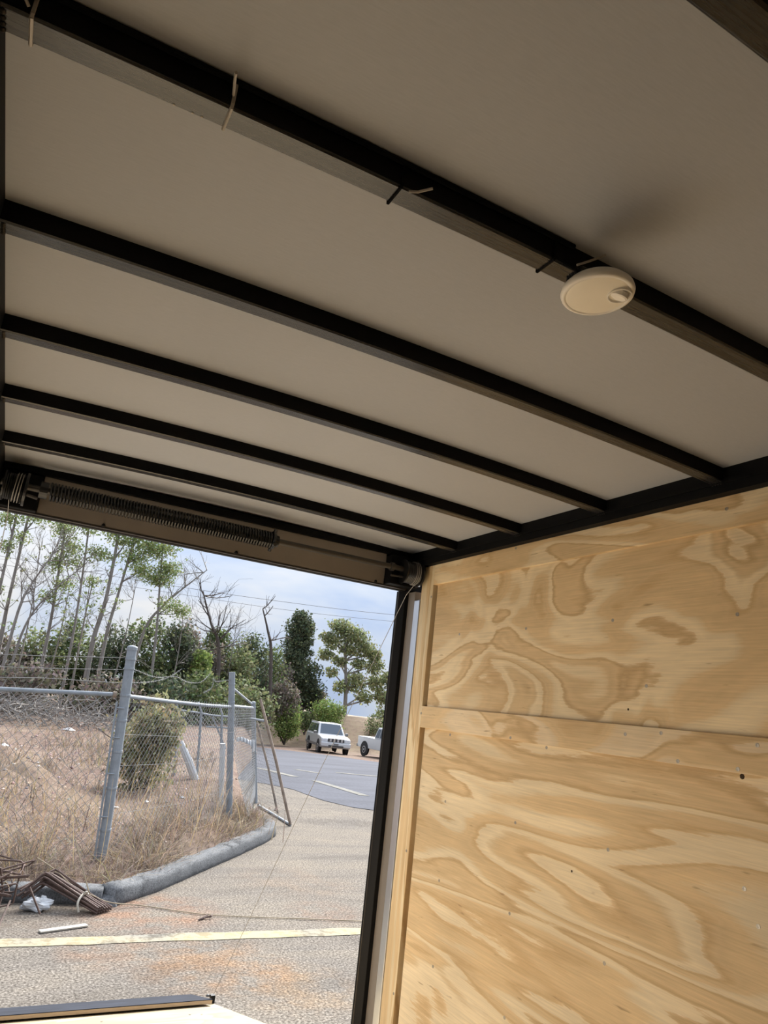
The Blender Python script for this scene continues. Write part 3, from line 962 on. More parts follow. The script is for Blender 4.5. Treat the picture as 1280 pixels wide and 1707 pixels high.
x = rng.uniform(-2.5, 5.0, N)
y = rng.uniform(9.5, 27, N)
f = np.sin(x * 1.3 + 2 * np.sin(y * 0.5)) * np.sin(y * 0.9 + 0.7 * x)
keep = (rng.uniform(-0.4, 1, N) < f) & (x < 3.9 + np.maximum(0, (y - 11)) * 0.15)
x, y = x[keep], y[keep]
z = np.array([lot_h(a, b) - 0.02 for a, b in zip(x, y)])
H = 0.15 + 0.40 * rng.uniform(0, 1, len(x)) ** 1.4
V, Fc, Cc = blades(np.stack([x, y, z], 1), H, rng.uniform(.008, .016, len(x)), rng.uniform(.1, .8, len(x)), tint(len(x), TAN))
o = mesh_obj('weed_patches', V, Fc, MT['grass'], colors=Cc)
meta(o, 'patches of dry golden weeds scattered over the dirt lot', 'weeds', kind='stuff')
N = 260
x = rng.uniform(-0.5, 3.5, N)
y = kerb_y(x) + rng.uniform(0.1, 3.2, N)
V, Fc, Cc = blades(np.stack([x, y, np.full(N, 0.08)], 1), rng.uniform(.5, 1.05, N), np.full(N, .007), rng.uniform(.05, .5, N), tint(N, [(0.50, 0.38, 0.20), (0.42, 0.32, 0.2)]))
o = mesh_obj('tall_dry_stems', V, Fc, MT['grass'], colors=Cc)
meta(o, 'tall thin straw coloured stems standing among the dry grass', 'weeds', kind='stuff')

# rubble
octa = np.array([(1, 0, 0), (-1, 0, 0), (0, 1, 0), (0, -1, 0), (0, 0, 1), (0, 0, -1)], float)
of = np.array([(0, 2, 4), (2, 1, 4), (1, 3, 4), (3, 0, 4), (2, 0, 5), (1, 2, 5), (3, 1, 5), (0, 3, 5)])
N = 1600
x = rng.uniform(-2.0, 4.6, N)
y = 8.3 + rng.uniform(0, 1, N) ** 1.3 * 14
keep = y > kerb_y(x) + 0.35
x, y = x[keep], y[keep]
n = len(x)
V = octa[None] * rng.uniform(.5, 1.3, (n, 6, 1)) * (rng.uniform(.008, .032, n) * (1 + (y - 8) * .05))[:, None, None]
V[:, :, 2] *= 0.7
V += np.stack([x, y, [lot_h(a, b) for a, b in zip(x, y)]], 1)[:, None]
Fc = (of[None] + (np.arange(n) * 6)[:, None, None]).reshape(-1, 3)
o = mesh_obj('rubble', V.reshape(-1, 3), Fc, MT['stone'], colors=np.repeat(tint(n, [(0.30, 0.21, 0.18), (0.36, 0.27, 0.23), (0.22, 0.16, 0.14), (0.42, 0.38, 0.35)], .25), 6, axis=0))
meta(o, 'small pinkish stones and clods strewn over the dirt lot', 'rubble', kind='stuff')


# ================================================================== FENCE
def chainlink(a, b, h0, h1, pitch, bulge=None, r=0.0019, lean=(0, 0)):
    """woven mesh between ground points a and b, from height h0 to h1"""
    a, b = np.array(a, float), np.array(b, float)
    L = np.linalg.norm(b[:2] - a[:2])
    H = h1 - h0
    m_ = MB()
    nn = np.array([-(b - a)[1], (b - a)[0], 0]) / L
    for sg in (1, -1):
        s0 = -H if sg > 0 else 0.0
        while s0 < (L if sg > 0 else L + H):
            if sg > 0: lo, hi = max(0, s0), min(L, s0 + H)
            else: lo, hi = max(0, s0 - H), min(L, s0)
            if hi - lo > 0.02:
                k = max(1, int((hi - lo) / 0.30))
                pts = []
                for i in range(k + 1):
                    s = lo + (hi - lo) * i / k
                    h = (s - s0) if sg > 0 else (s0 - s)
                    q = a + (b - a) * (s / L)
                    w = nn * (0.002 * sg + (bulge(s / L, h / H) if bulge else 0.0))
                    pts.append((q[0] + w[0] + lean[0] * h, q[1] + w[1] + lean[1] * h, q[2] + h0 + h))
                m_.tube(pts, r, 3, False)
            s0 += pitch
    return m_


fc = thing('chain_link_fence', (1.35, 8.4, 0.05), 'galvanised chain link fence with barbed strands around the dirt lot', 'fence')


def post(base, top, r, collars, dome=True):
    base, top = Vector(base), Vector(top)
    d = (top - base).normalized()
    pst = MB().tube([base, top], r, 16).build('post', MT['galv'], fc)
    if dome:
        MB().lathe([(r * 1.08, -0.03), (r * 1.10, 0.0), (r * 0.95, 0.012), (r * 0.5, 0.022), (0.001, 0.025)], top, d, 16).build('post_cap', MT['galv'], pst)
    for h in collars:
        c = base + d * ((top - base).length * h)
        MB().lathe([(r, -0.012), (r * 1.10, -0.011), (r * 1.10, 0.011), (r, 0.012)], c, d, 16).build('tension_band', MT['galv'], pst)
    return pst


P1b, P1t = Vector((1.35, 8.4, 0.0)), Vector((1.215, 8.4, 2.32))
P2b, P2t = Vector((3.51, 11.08, 0.0)), Vector((3.165, 11.08, 2.27))
P3b, P3t = Vector((4.86, 13.9, -0.05)), Vector((4.50, 13.9, 1.82))
post(P1b, P1t, 0.054, (0.18, 0.36, 0.52, 0.66, 0.775, 0.90, 0.945))
post(P2b, P2t, 0.050, (0.3, 0.55, 0.80, 0.92), dome=False)
post(P3b, P3t, 0.045, (0.5, 0.95))
PLb = Vector((-1.75, 8.4, 0.05))
post(PLb, PLb + Vector((-0.08, 0, 2.2)), 0.035, (0.8,))
MB().tube([(1.145, 8.39, 1.795), (-1.8, 8.39, 1.62)], 0.024, 10).build('top_rail', MT['galv'], fc)
MB().lathe([(0.03, -0.02), (0.033, -0.018), (0.033, 0.018), (0.03, 0.02)], (1.13, 8.39, 1.794), (1, 0, 0.06), 12).build('rail_end', MT['rustp'], fc)
MB().tube([(1.26, 8.42, 1.79), (1.9, 9.25, 1.765), (2.6, 10.15, 1.745), (3.24, 11.06, 1.745)], 0.024, 10).build('top_rail', MT['galv'], fc)
MB().tube([(3.26, 11.1, 1.76), (4.49, 13.85, 1.72)], 0.024, 10).build('top_rail', MT['galv'], fc)
MB().tube([(3.24, 11.1, 2.02), (4.40, 13.7, 1.80)], 0.020, 8).build('brace', MT['galv'], fc)
MB().tube([(1.27, 8.36, 0.10), (1.165, 8.36, 1.72)], 0.011, 8).build('tension_bar', MT['galv'], fc)
for h in (0.55, 0.98, 1.35, 1.66):
    xx = 1.35 - 0.058 * h
    MB().tube([(xx - 0.075, 8.36, h), (xx, 8.345, h)], 0.009, 6).build('bar_clamp', MT['galv'], fc)
chainlink((1.23, 8.385, 0), (-1.75, 8.385, -0.05), 0.10, 1.77, 0.105, r=0.0024, lean=(0.0, 0)).build('chain_mesh', MT['link'], fc)['kind'] = 'stuff'
chainlink((1.33, 8.43, 0), (3.47, 11.08, 0), 0.14, 1.80, 0.078, bulge=lambda s, h: -0.22 * (1 - h) ** 2 * math.sin(math.pi * min(1, s * 1.1)), lean=(-0.055, 0)).build('chain_mesh', MT['link'], fc)['kind'] = 'stuff'
chainlink((3.52, 11.1, 0), (4.84, 13.9, -0.03), 0.12, 1.76, 0.085, bulge=lambda s, h: -0.30 * (1 - h) ** 2 * (1 - s), r=0.0022, lean=(-0.17, 0)).build('chain_mesh', MT['link'], fc)['kind'] = 'stuff'
for h in (0.55, 1.05, 1.38):
    MB().tube([(1.34 - .058 * h, 8.45, h), (2.4 - .055 * h, 9.75, h - 0.05), (3.49 - .1 * h, 11.05, h)], 0.0022, 4).build('line_wire', MT['barb'], fc)


def barbed(pts, name='barbed_wire'):
    pts = interp(pts, max(12, int(len(pts) * 10)))
    b = MB().tube([tuple(q) for q in pts], 0.0030, 5)
    for i in range(2, len(pts) - 1, 3):
        q = Vector(pts[i])
        v = Vector(rng.normal(0, 1, 3)).normalized() * 0.016
        b.tube([q - v, q + v], 0.0018, 3)
    return b.build(name, MT['barb'], fc)


barbed([(1.225, 8.39, 2.205), (0.4, 8.39, 2.115), (-0.6, 8.39, 2.02), (-1.8, 8.39, 1.93)])
barbed([(1.235, 8.39, 2.075), (0.4, 8.39, 1.985), (-0.6, 8.39, 1.90), (-1.8, 8.39, 1.82)])
barbed([(1.245, 8.39, 1.925), (0.4, 8.39, 1.885), (-0.6, 8.39, 1.78), (-1.8, 8.39, 1.70)])
from mathutils.geometry import interpolate_bezier


def smooth_path(pts, n=8):
    pts = [Vector(q) for q in pts]
    out = []
    for i in range(len(pts) - 1):
        p0, p1, p2, p3 = pts[max(i - 1, 0)], pts[i], pts[i + 1], pts[min(i + 2, len(pts) - 1)]
        for k in range(n):
            t_ = k / n
            out.append(0.5 * ((2 * p1) + (p2 - p0) * t_ + (2 * p0 - 5 * p1 + 4 * p2 - p3) * t_ ** 2 + (3 * p1 - p0 - 3 * p2 + p3) * t_ ** 3))
    out.append(pts[-1])
    return [tuple(q) for q in out]


for st_ in ([(1.245, 8.42, 1.93), (1.345, 8.558, 1.943), (1.635, 9.046, 1.982), (1.901, 9.472, 2.066), (2.102, 9.787, 2.19)],
            [(1.23, 8.42, 2.10), (1.354, 8.621, 2.079), (1.665, 9.109, 2.035), (1.999, 9.614, 2.077), (2.25, 9.945, 2.03), (2.514, 10.292, 2.055), (2.693, 10.544, 2.201)],
            [(3.17, 11.06, 2.15), (3.1, 11.001, 2.137), (2.832, 10.686, 2.093), (2.774, 10.623, 2.123), (2.756, 10.576, 1.999), (2.592, 10.355, 1.91)]):
    barbed(smooth_path(st_))

# second fence run standing further back in the lot
f2 = thing('inner_fence_run', (3.9, 16.0, 0.05), 'older chain link fence run with angled arms seen through the front fence', 'fence')
for (xb, xt) in ((3.70, 3.52), (4.20, 4.03), (4.72, 4.50)):
    MB().tube([(xb, 16, 0.0), (xt, 16, 1.50)], 0.028, 8).build('post', MT['galv'], f2)
    MB().tube([(xt, 16, 1.48), (xt - 0.11, 15.95, 1.68)], 0.022, 6).build('arm', MT['galv'], f2)
MB().tube([(3.42, 16, 1.475), (3.9, 16, 1.46), (4.3, 16, 1.43), (4.75, 16, 1.44)], 0.020, 8).build('top_rail', MT['galv'], f2)
MB().tube([(4.30, 16, 1.40), (4.72, 16, 0.75)], 0.018, 6).build('brace', MT['galv'], f2)
MB().tube([(4.20, 16, 1.18), (4.8, 16, 1.20)], 0.018, 6).build('rail', MT['galv'], f2)
chainlink((3.45, 16.02, 0), (4.8, 16.02, 0), 0.05, 1.45, 0.095, r=0.0028, lean=(-0.1, 0)).build('chain_mesh', MT['link'], f2)['kind'] = 'stuff'
o = MB().tube([(3.55, 11.75, 0.05), (3.40, 11.75, 1.15)], 0.045, 10).build('pale_post', MT['bag'])
meta(o, 'short whitish post standing behind the second fence post', 'post')
o = MB().tube([(4.05, 15.4, 0.05), (3.82, 15.5, 0.5), (3.60, 15.6, 0.85)], [0.09, 0.08, 0.06], 10).build('leaning_pipe', MT['bag'])
meta(o, 'pale leaning pipe inside the lot before the inner fence', 'pipe')

# sagging gate leaf leaning by the kerb end
gt = thing('gate_leaf', (4.7, 12.2, 0.0), 'rusty leaning chain link gate leaf at the end of the kerb', 'gate')
A, B_, C_ = (4.63, 11.40, 0.02), (4.00, 12.00, 1.91), (4.74, 13.38, 0.0)
MB().tube([A, (4.33, 11.70, 0.97), B_], 0.024, 10).build('stile', MT['rustp'], gt)
MB().tube([A, C_], 0.022, 10).build('bottom_rail', MT['galv'], gt)
MB().tube([(4.84, 12.58, 0.0), (4.55, 12.62, 0.75), (4.24, 12.7, 1.49)], 0.020, 10).build('stile', MT['rustp'], gt)
MB().tube([(4.10, 11.90, 1.56), (4.18, 12.9, 1.54)], 0.020, 8).build('top_rail', MT['galv'], gt)
gm = MB()
for k in range(26):
    u = k / 25
    a_ = Vector(A).lerp(Vector((4.16, 11.86, 1.5)), u)
    b_ = Vector(C_).lerp(Vector((4.20, 12.9, 1.5)), u)
    gm.tube([a_, b_], 0.0016, 3, False)
    a_ = Vector(A).lerp(Vector(C_), u)
    b_ = Vector((4.16, 11.86, 1.5)).lerp(Vector((4.20, 12.9, 1.5)), u)
    gm.tube([a_, b_], 0.0016, 3, False)
gm.build('gate_mesh', MT['link'], gt)['kind'] = 'stuff'
V = []
for i in range(13):
    for j in range(7):
        s, h = i / 12, j / 6
        V.append((3.70 + 0.33 * s, 12.0 + 0.02 * math.sin(9 * s) - 0.015 * j * (i % 2), 1.25 - (0.07 + 0.16 * max(0, s - 0.70) / 0.3) * h - 0.02 * s + 0.015 * math.sin(7 * s)))
o = mesh_obj('white_rag', V, grid_faces(13, 7), MT['bag'])
o.modifiers.new('thick', 'SOLIDIFY').thickness = 0.006
meta(o, 'white plastic rag caught on the fence near the gate', 'rag')

# ================================================================== THINGS ON THE APRON
# bent rebar bundle tied with a strip, apex raised
rb = thing('rebar_bundle', (0.95, 7.2, 0.0), 'bundle of bent rusty rebar tied with a pale strip on the concrete', 'rebar')
for i in range(18):
    j1, j2 = rng.normal(0, .022), rng.normal(0, .018)
    lay = (i % 6) * 0.016
    e = (1.27 - 0.065 * (i % 5) + j2 * 0.6, 6.98 + 0.012 * (i % 5) + rng.uniform(-.02, .03), 0.012 + (i // 6) * 0.016)
    e = (1.17 + 0.022 * (i % 7), 6.965 + 0.018 * (i % 7), 0.014 + (i // 7) * 0.02)
    ap = (0.715 + 0.016 * (i % 7) + j1 * .4, 7.24 + 0.022 * (i % 7), 0.19 + 0.036 * (i // 6) + rng.uniform(-.02, .02))
    st0 = (0.53 + 0.02 * (i % 6) + j1, 7.16 + 0.02 * (i % 6), 0.10 + 0.03 * (i // 6) + j2)
    pre = Vector(ap).lerp(Vector(st0), 0.12)
    post_ = Vector(ap).lerp(Vector(e), 0.06)
    MB().tube([st0, pre, Vector(ap) - Vector((0, 0, .006)), post_, e], 0.0085, 6).build('bar', MT['rust'], rb)
MB().tube(smooth_path([(1.02, 6.99, 0.02), (1.00, 7.00, 0.09), (1.035, 7.06, 0.135), (1.09, 7.14, 0.12), (1.10, 7.16, 0.03)]), 0.010, 6).build('tie_strip', MT['palew'], rb)
MB().tube(smooth_path([(1.04, 7.06, 0.14), (1.055, 7.04, 0.165), (1.07, 7.06, 0.15), (1.06, 7.09, 0.14)]), 0.008, 5).build('tie_knot', MT['palew'], rb)
# tangle of bent stirrups left of it
for i in range(30):
    cx, cy = -0.02 + 0.40 * rng.uniform(), 6.98 + 0.42 * rng.uniform()
    cz = 0.03 + 0.30 * rng.uniform() * (1 - abs(cx - 0.35))
    w, h = rng.uniform(.16, .30), rng.uniform(.07, .14)
    rx = Matrix.Rotation(rng.uniform(-.5, .5), 3, 'X') @ Matrix.Rotation(rng.uniform(-.6, .6), 3, 'Y') @ Matrix.Rotation(rng.normal(0.0, .35), 3, 'Z')
    if i % 3 == 0: rx = Matrix.Rotation(rng.uniform(1.0, 1.5), 3, 'X') @ rx
    loop = [(-w, -h, 0), (w * .9, -h, 0), (w, -h * .9, 0), (w, h * .9, 0), (w * .9, h, 0), (-w * .8, h, 0.01)]
    if i % 4 == 1: loop = loop[:4]
    pts = [Vector((cx, cy, cz)) + rx @ Vector(q) for q in loop]
    mz = min(q.z for q in pts)
    if mz < 0.01: pts = [q + Vector((0, 0, 0.01 - mz)) for q in pts]
    if i == 0:
        tg = None
    o = MB().tube(pts, 0.0075, 6).build('rebar_stirrup', MT['rust'])
    meta(o, 'bent rusty rebar hoop in the tangled pile at the left edge', 'rebar', 'rebar hoops in the tangled pile')
for a, b, lab in (((0.60, 7.05, 0.20), (0.72, 6.98, 0.015), 'short rusty rod leaning from the rebar pile in front of the white bag'),
                  ((0.47, 6.98, 0.12), (0.40, 6.62, 0.01), 'thin rusty rod reaching from the rebar pile toward the painted line')):
    o = MB().tube([a, Vector(a).lerp(Vector(b), .5), b], 0.008, 6).build('rebar_rod', MT['rust'])
    meta(o, lab, 'rebar')
# crumpled white bag
V, Fc = [], []
nu, nv = 16, 10
for i in range(nu):
    for j in range(nv):
        th, ph = 2 * math.pi * i / nu, math.pi * (j + 0.5) / nv
        r = 1 + 0.20 * math.sin(3 * th + 0.8 * j) + 0.10 * math.sin(5 * th - 1.3 * j) + 0.03 * rng.normal()
        V.append((0.695 + 0.115 * r * math.cos(th) * math.sin(ph), 7.13 + 0.07 * r * math.sin(th) * math.sin(ph), max(0.004, 0.048 + 0.055 * r * math.cos(ph))))
for i in range(nu):
    for j in range(nv - 1):
        a, b = i * nv + j, ((i + 1) % nu) * nv + j
        Fc.append((a, b, b + 1, a + 1))
o = mesh_obj('plastic_bag', V, Fc, MT['bag'])
meta(o, 'crumpled white plastic bag beside the rusty rebar', 'bag')
d_ = Vector((0.36, 0.125, 0)).normalized()
o = MB().bar((0.70, 6.555, 0.010), (1.06, 6.680, 0.010), 0.055, 0.012).build('wood_scrap', MT['palew'], bevel=0.002)
meta(o, 'flat pale wood scrap lying before the rebar bundle', 'scrap')
o = MB().tube(smooth_path([(0.65, 7.55, 0.32), (0.80, 7.40, 0.26), (0.98, 7.22, 0.155), (1.12, 7.13, 0.115), (1.30, 7.14, 0.05), (1.60, 7.17, 0.012), (2.0, 6.93, 0.010), (2.39, 6.80, 0.010), (3.0, 6.68, 0.010), (3.54, 6.57, 0.010), (4.6, 6.45, 0.010)]), 0.0042, 6).build('rope', MT['rope'])
meta(o, 'thin straw rope trailing from the rebar across the concrete', 'rope')
o = MB().tube(smooth_path([(1.10, 7.16, 0.13), (1.02, 7.32, 0.30), (0.93, 7.50, 0.50)]), 0.006, 5).build('straw_stalk', MT['rope'])
meta(o, 'long straw stalk rising behind the tied end of the rebar', 'stalk')
lf = MB()
lf.tube([(1.99, 6.74, 0.008), (2.05, 6.78, 0.012), (2.10, 6.83, 0.028)], [0.004, 0.012, 0.003], 5).tube([(2.05, 6.78, 0.012), (2.12, 6.79, 0.02), (2.15, 6.84, 0.03)], [0.004, 0.010, 0.002], 5)
o = lf.build('dead_leaf', MT['rust'])
meta(o, 'small dark curled leaf on the concrete above the painted line', 'leaf')
LIT = [((2.371, 11.79), .05, 'white scrap of litter low in the lot right of the first post'), ((1.885, 11.45), .035, 'tiny pale litter scrap right beside the first fence post'),
       ((2.41, 27.0), .22, 'pale litter heap before the brush at the left'), ((4.10, 27.5), .28, 'bluish white litter heap left of the first post'),
       ((0.41, 20.0), .10, 'white litter scrap at the left picture edge'), ((2.98, 12.1), .05, 'cream litter scrap behind the curved kerb')]
for (xy, s, lab) in LIT:
    V = octa * rng.uniform(.6, 1.4, (6, 1)) * s
    V[:, 2] = np.maximum(V[:, 2] * 0.5, -0.02) + lot_h(*xy) + 0.02
    V[:, 0] += xy[0]
    V[:, 1] += xy[1]
    o = mesh_obj('litter', V, of, MT['bag'])
    meta(o, lab, 'litter', 'litter in the dirt lot')

# ================================================================== VEHICLES
def wheel(parent, x, y, r, side):
    w = MB().lathe([(r * .6, -0.11), (r * .93, -0.11), (r, -0.08), (r, 0.08), (r * .93, 0.11), (r * .6, 0.11)], (x, y, r), (0, 1, 0), 24).build('wheel', MT['tyre'], parent, local=True)
    c = w.location
    h = MB().lathe([(r * .62, 0.0), (r * .58, 0.03), (r * .2, 0.015), (r * .16, 0.035), (0.001, 0.035)], (0, side * 0.085, r), (0, side, 0), 20)
    ob = h.build('rim', MT['rim'], w, local=True)
    ob.location = (ob.location.x, ob.location.y, 0.0 + ob.location.z)
    return w


def quad_slab(pts, t_=0.012):
    pts = [Vector(q) for q in pts]
    nrm = (pts[1] - pts[0]).cross(pts[2] - pts[0]).normalized() * t_
    return MB().add([q - nrm for q in pts] + [q + nrm for q in pts], [(3, 2, 1, 0), (4, 5, 6, 7), (0, 1, 5, 4), (1, 2, 6, 5), (2, 3, 7, 6), (3, 0, 4, 7)])


def arch(parent, x, y, r, s):
    MB().lathe([(r * 1.22, 0.0), (r * 1.22, 0.012), (0.001, 0.012)], (x, y, r * 1.05), (0, s, 0), 24).build('wheel_arch', MT['tyre'], parent, local=True)


def make_suv(loc, heading, label):
    c = thing('suv', loc, label, 'car', rz=heading)
    pr = [(-2.50, .42), (-2.62, .55), (-2.62, 1.02), (-2.52, 1.16), (0.95, 1.17), (1.6, 1.13), (2.22, 1.04), (2.38, .92), (2.40, .60), (2.30, .42)]
    MB().prism(pr, 'y', -0.98, 0.98).build('body', MT['carw'], c, local=True, bevel=0.06)
    b = [(-2.54, .93, 1.14), (1.02, .93, 1.14)]
    tp = [(-2.38, .76, 1.86), (0.22, .76, 1.88)]
    cab = MB().hexa([(b[0][0], -.93, 1.14), (b[1][0], -.93, 1.14), (b[1][0], .93, 1.14), (b[0][0], .93, 1.14),
                     (tp[0][0], -.76, 1.86), (tp[1][0], -.76, 1.88), (tp[1][0], .76, 1.88), (tp[0][0], .76, 1.86)])
    cab.build('cabin', MT['carw'], c, local=True, bevel=0.05)

    def fr(u, v, off=0.012):                           # windscreen plane, u across, v up
        x = 1.02 + (0.22 - 1.02) * v
        hw = .93 + (.76 - .93) * v
        return (x + off, u * hw, 1.14 + 0.74 * v + off)
    quad_slab([fr(-.86, .12), fr(.86, .12), fr(.84, .90), fr(-.84, .90)]).build('windscreen', MT['glass'], c, local=True)
    for s in (-1, 1):
        def sd_(x, v, off=0.008):
            return (x, s * (.93 + (.76 - .93) * v + off), 1.14 + 0.73 * v)
        for (x0, x1, x2, x3) in ((-2.30, -1.30, -1.32, -2.22), (-1.20, -0.32, -0.36, -1.20), (-0.22, 0.78, 0.20, -0.22)):
            quad_slab([sd_(x0, .12), sd_(x1, .12), sd_(x2, .86), sd_(x3, .86)], 0.01).build('side_window', MT['glass'], c, local=True)
        MB().box(-2.45, 2.25, s * .985 - .02, s * .985 + .02, .44, .60).build('side_cladding', MT['trimg'], c, local=True)
        MB().box(0.62, 0.80, s * 1.08 - .10, s * 1.08 + .10, 1.16, 1.34).build('door_mirror', MT['trimg'], c, local=True, bevel=0.03)
        MB().box(2.28, 2.395, s * .78 - .17, s * .78 + .17, .83, 1.00).build('headlamp', MT['lampg'], c, local=True, bevel=0.02)
        MB().box(-2.60, -0.4, s * .70 - .03, s * .70 + .03, 1.87, 1.90).build('roof_rail', MT['trimg'], c, local=True)
        for x in (-1.55, 1.55):
            arch(c, x, s * .982, .40, s)
            wheel(c, x, s * .90, .38, s)
    gr = MB().box(2.33, 2.415, -.55, .55, .80, 1.01).build('grille', MT['grille'], c, local=True, bevel=0.02)
    for k in (-0.37, -.12, .13, .38):
        MB().box(2.41, 2.425, k - .06, k + .06, .815, .995).build('grille_bar', MT['rim'], c, local=True)
    MB().box(2.28, 2.50, -.99, .99, .50, .76).build('front_bumper', MT['carw'], c, local=True, bevel=0.05)
    MB().box(2.45, 2.512, -.50, .50, .52, .60).build('air_intake', MT['grille'], c, local=True)
    MB().box(2.50, 2.516, -.16, .16, .62, .73).build('number_plate', MT['trimg'], c, local=True)
    MB().box(-2.70, -2.50, -.95, .95, .50, .72).build('rear_bumper', MT['trimg'], c, local=True, bevel=0.04)
    return c


def make_pickup(loc, heading, label):
    c = thing('pickup_truck', loc, label, 'car', rz=heading)
    MB().prism([(-2.55, .58), (-2.60, 1.16), (-0.62, 1.16), (-0.60, 1.14), (1.35, 1.16), (2.5, 1.08), (2.65, .95), (2.65, .55), (2.5, .48), (-2.4, .48)], 'y', -.97, .97).build('body', MT['carw'], c, local=True, bevel=0.05)
    MB().hexa([(-0.62, -.92, 1.14), (1.45, -.92, 1.14), (1.45, .92, 1.14), (-0.62, .92, 1.14), (-0.45, -.74, 1.86), (0.75, -.74, 1.88), (0.75, .74, 1.88), (-0.45, .74, 1.86)]).build('cabin', MT['carw'], c, local=True, bevel=0.06)
    MB().box(-2.50, -0.72, -.80, .80, 1.10, 1.175).build('load_bed', MT['trimg'], c, local=True)
    quad_slab([(1.40, -.80, 1.22), (1.40, .80, 1.22), (.84, .66, 1.80), (.84, -.66, 1.80)]).build('windscreen', MT['glass'], c, local=True)
    for s in (-1, 1):
        for (x0, x1, x2, x3) in ((-0.45, -0.02, -0.02, -0.34), (0.06, 1.12, 0.66, 0.06)):
            def sd_(x, v): return (x, s * (.92 - .18 * v + .008), 1.14 + .73 * v)
            quad_slab([sd_(x0, .12), sd_(x1, .12), sd_(x2, .84), sd_(x3, .84)], 0.01).build('side_window', MT['glass'], c, local=True)
        for x in (-1.62, 1.75):
            arch(c, x, s * .972, .40, s)
            wheel(c, x, s * .89, .38, s)
        MB().box(2.52, 2.66, s * .78 - .15, s * .78 + .15, .80, .98).build('headlamp', MT['lampg'], c, local=True)
    MB().box(2.60, 2.665, -.58, .58, .74, 1.02).build('grille', MT['grille'], c, local=True)
    MB().box(-2.78, -2.58, -.92, .92, .50, .66).build('rear_bumper', MT['trimg'], c, local=True)
    MB().box(2.60, 2.78, -.96, .96, .46, .66).build('front_bumper', MT['trimg'], c, local=True)
    return c


make_suv((20.25, 45.3, zg(45.3) + 0.035), math.atan2(-.982, -.186), 'white SUV parked nose out on the gravel shoulder')
make_pickup((23.0, 41.5, zg(41.5) + 0.035), math.atan2(-.998, .058), 'white pickup truck partly hidden by the right door jamb')


# ================================================================== TREES
def leaf_mesh(Cn, size, cols, flat=0.0):
    n = len(Cn)
    a = rng.normal(0, 1, (n, 3))
    a /= np.linalg.norm(a, axis=1)[:, None]
    b = np.cross(a, rng.normal(0, 1, (n, 3)))
    b /= np.linalg.norm(b, axis=1)[:, None] + 1e-9
    s = (size * rng.uniform(.6, 1.35, n))[:, None]
    V = np.stack([Cn - a * s * .5, Cn + b * s * .30, Cn + a * s * .5, Cn - b * s * .30], 1).reshape(-1, 3)
    Fc = (np.arange(n) * 4)[:, None] + np.arange(4)[None]
    return V, Fc, np.repeat(cols, 4, axis=0)


def blob(c, r, n, power=0.45):
    d = rng.normal(0, 1, (n, 3))
    d /= np.linalg.norm(d, axis=1)[:, None]
    return np.array(c) + d * np.array(r) * (0.85 * rng.uniform(0, 1, n) ** power + 0.22 * np.abs(rng.normal(0, 1, n)))[:, None]


def limb(mb, p, d, L, r, depth, tips, spread=0.6, upw=0.15, kids=3, n=4):
    pts, rs = [p], [r]
    q, dd = Vector(p), Vector(d).normalized()
    for i in range(4):
        dd = (dd + Vector(rng.normal(0, .13, 3)) + Vector((0, 0, upw * .25))).normalized()
        q = q + dd * (L / 4)
        pts.append(tuple(q))
        rs.append(max(0.006, r * (1 - .62 * (i + 1) / 4)))
    mb.tube(pts, rs, n, False)
    if depth == 0:
        tips.append(pts[-1])
        return
    for k in range(kids):
        t_ = rng.integers(1, 5)
        nd = (dd + Vector(rng.normal(0, spread, 3)) + Vector((0, 0, upw))).normalized()
        limb(mb, pts[t_], nd, L * rng.uniform(.5, .75), rs[t_] * .62, depth - 1, tips, spread, upw, kids, n)


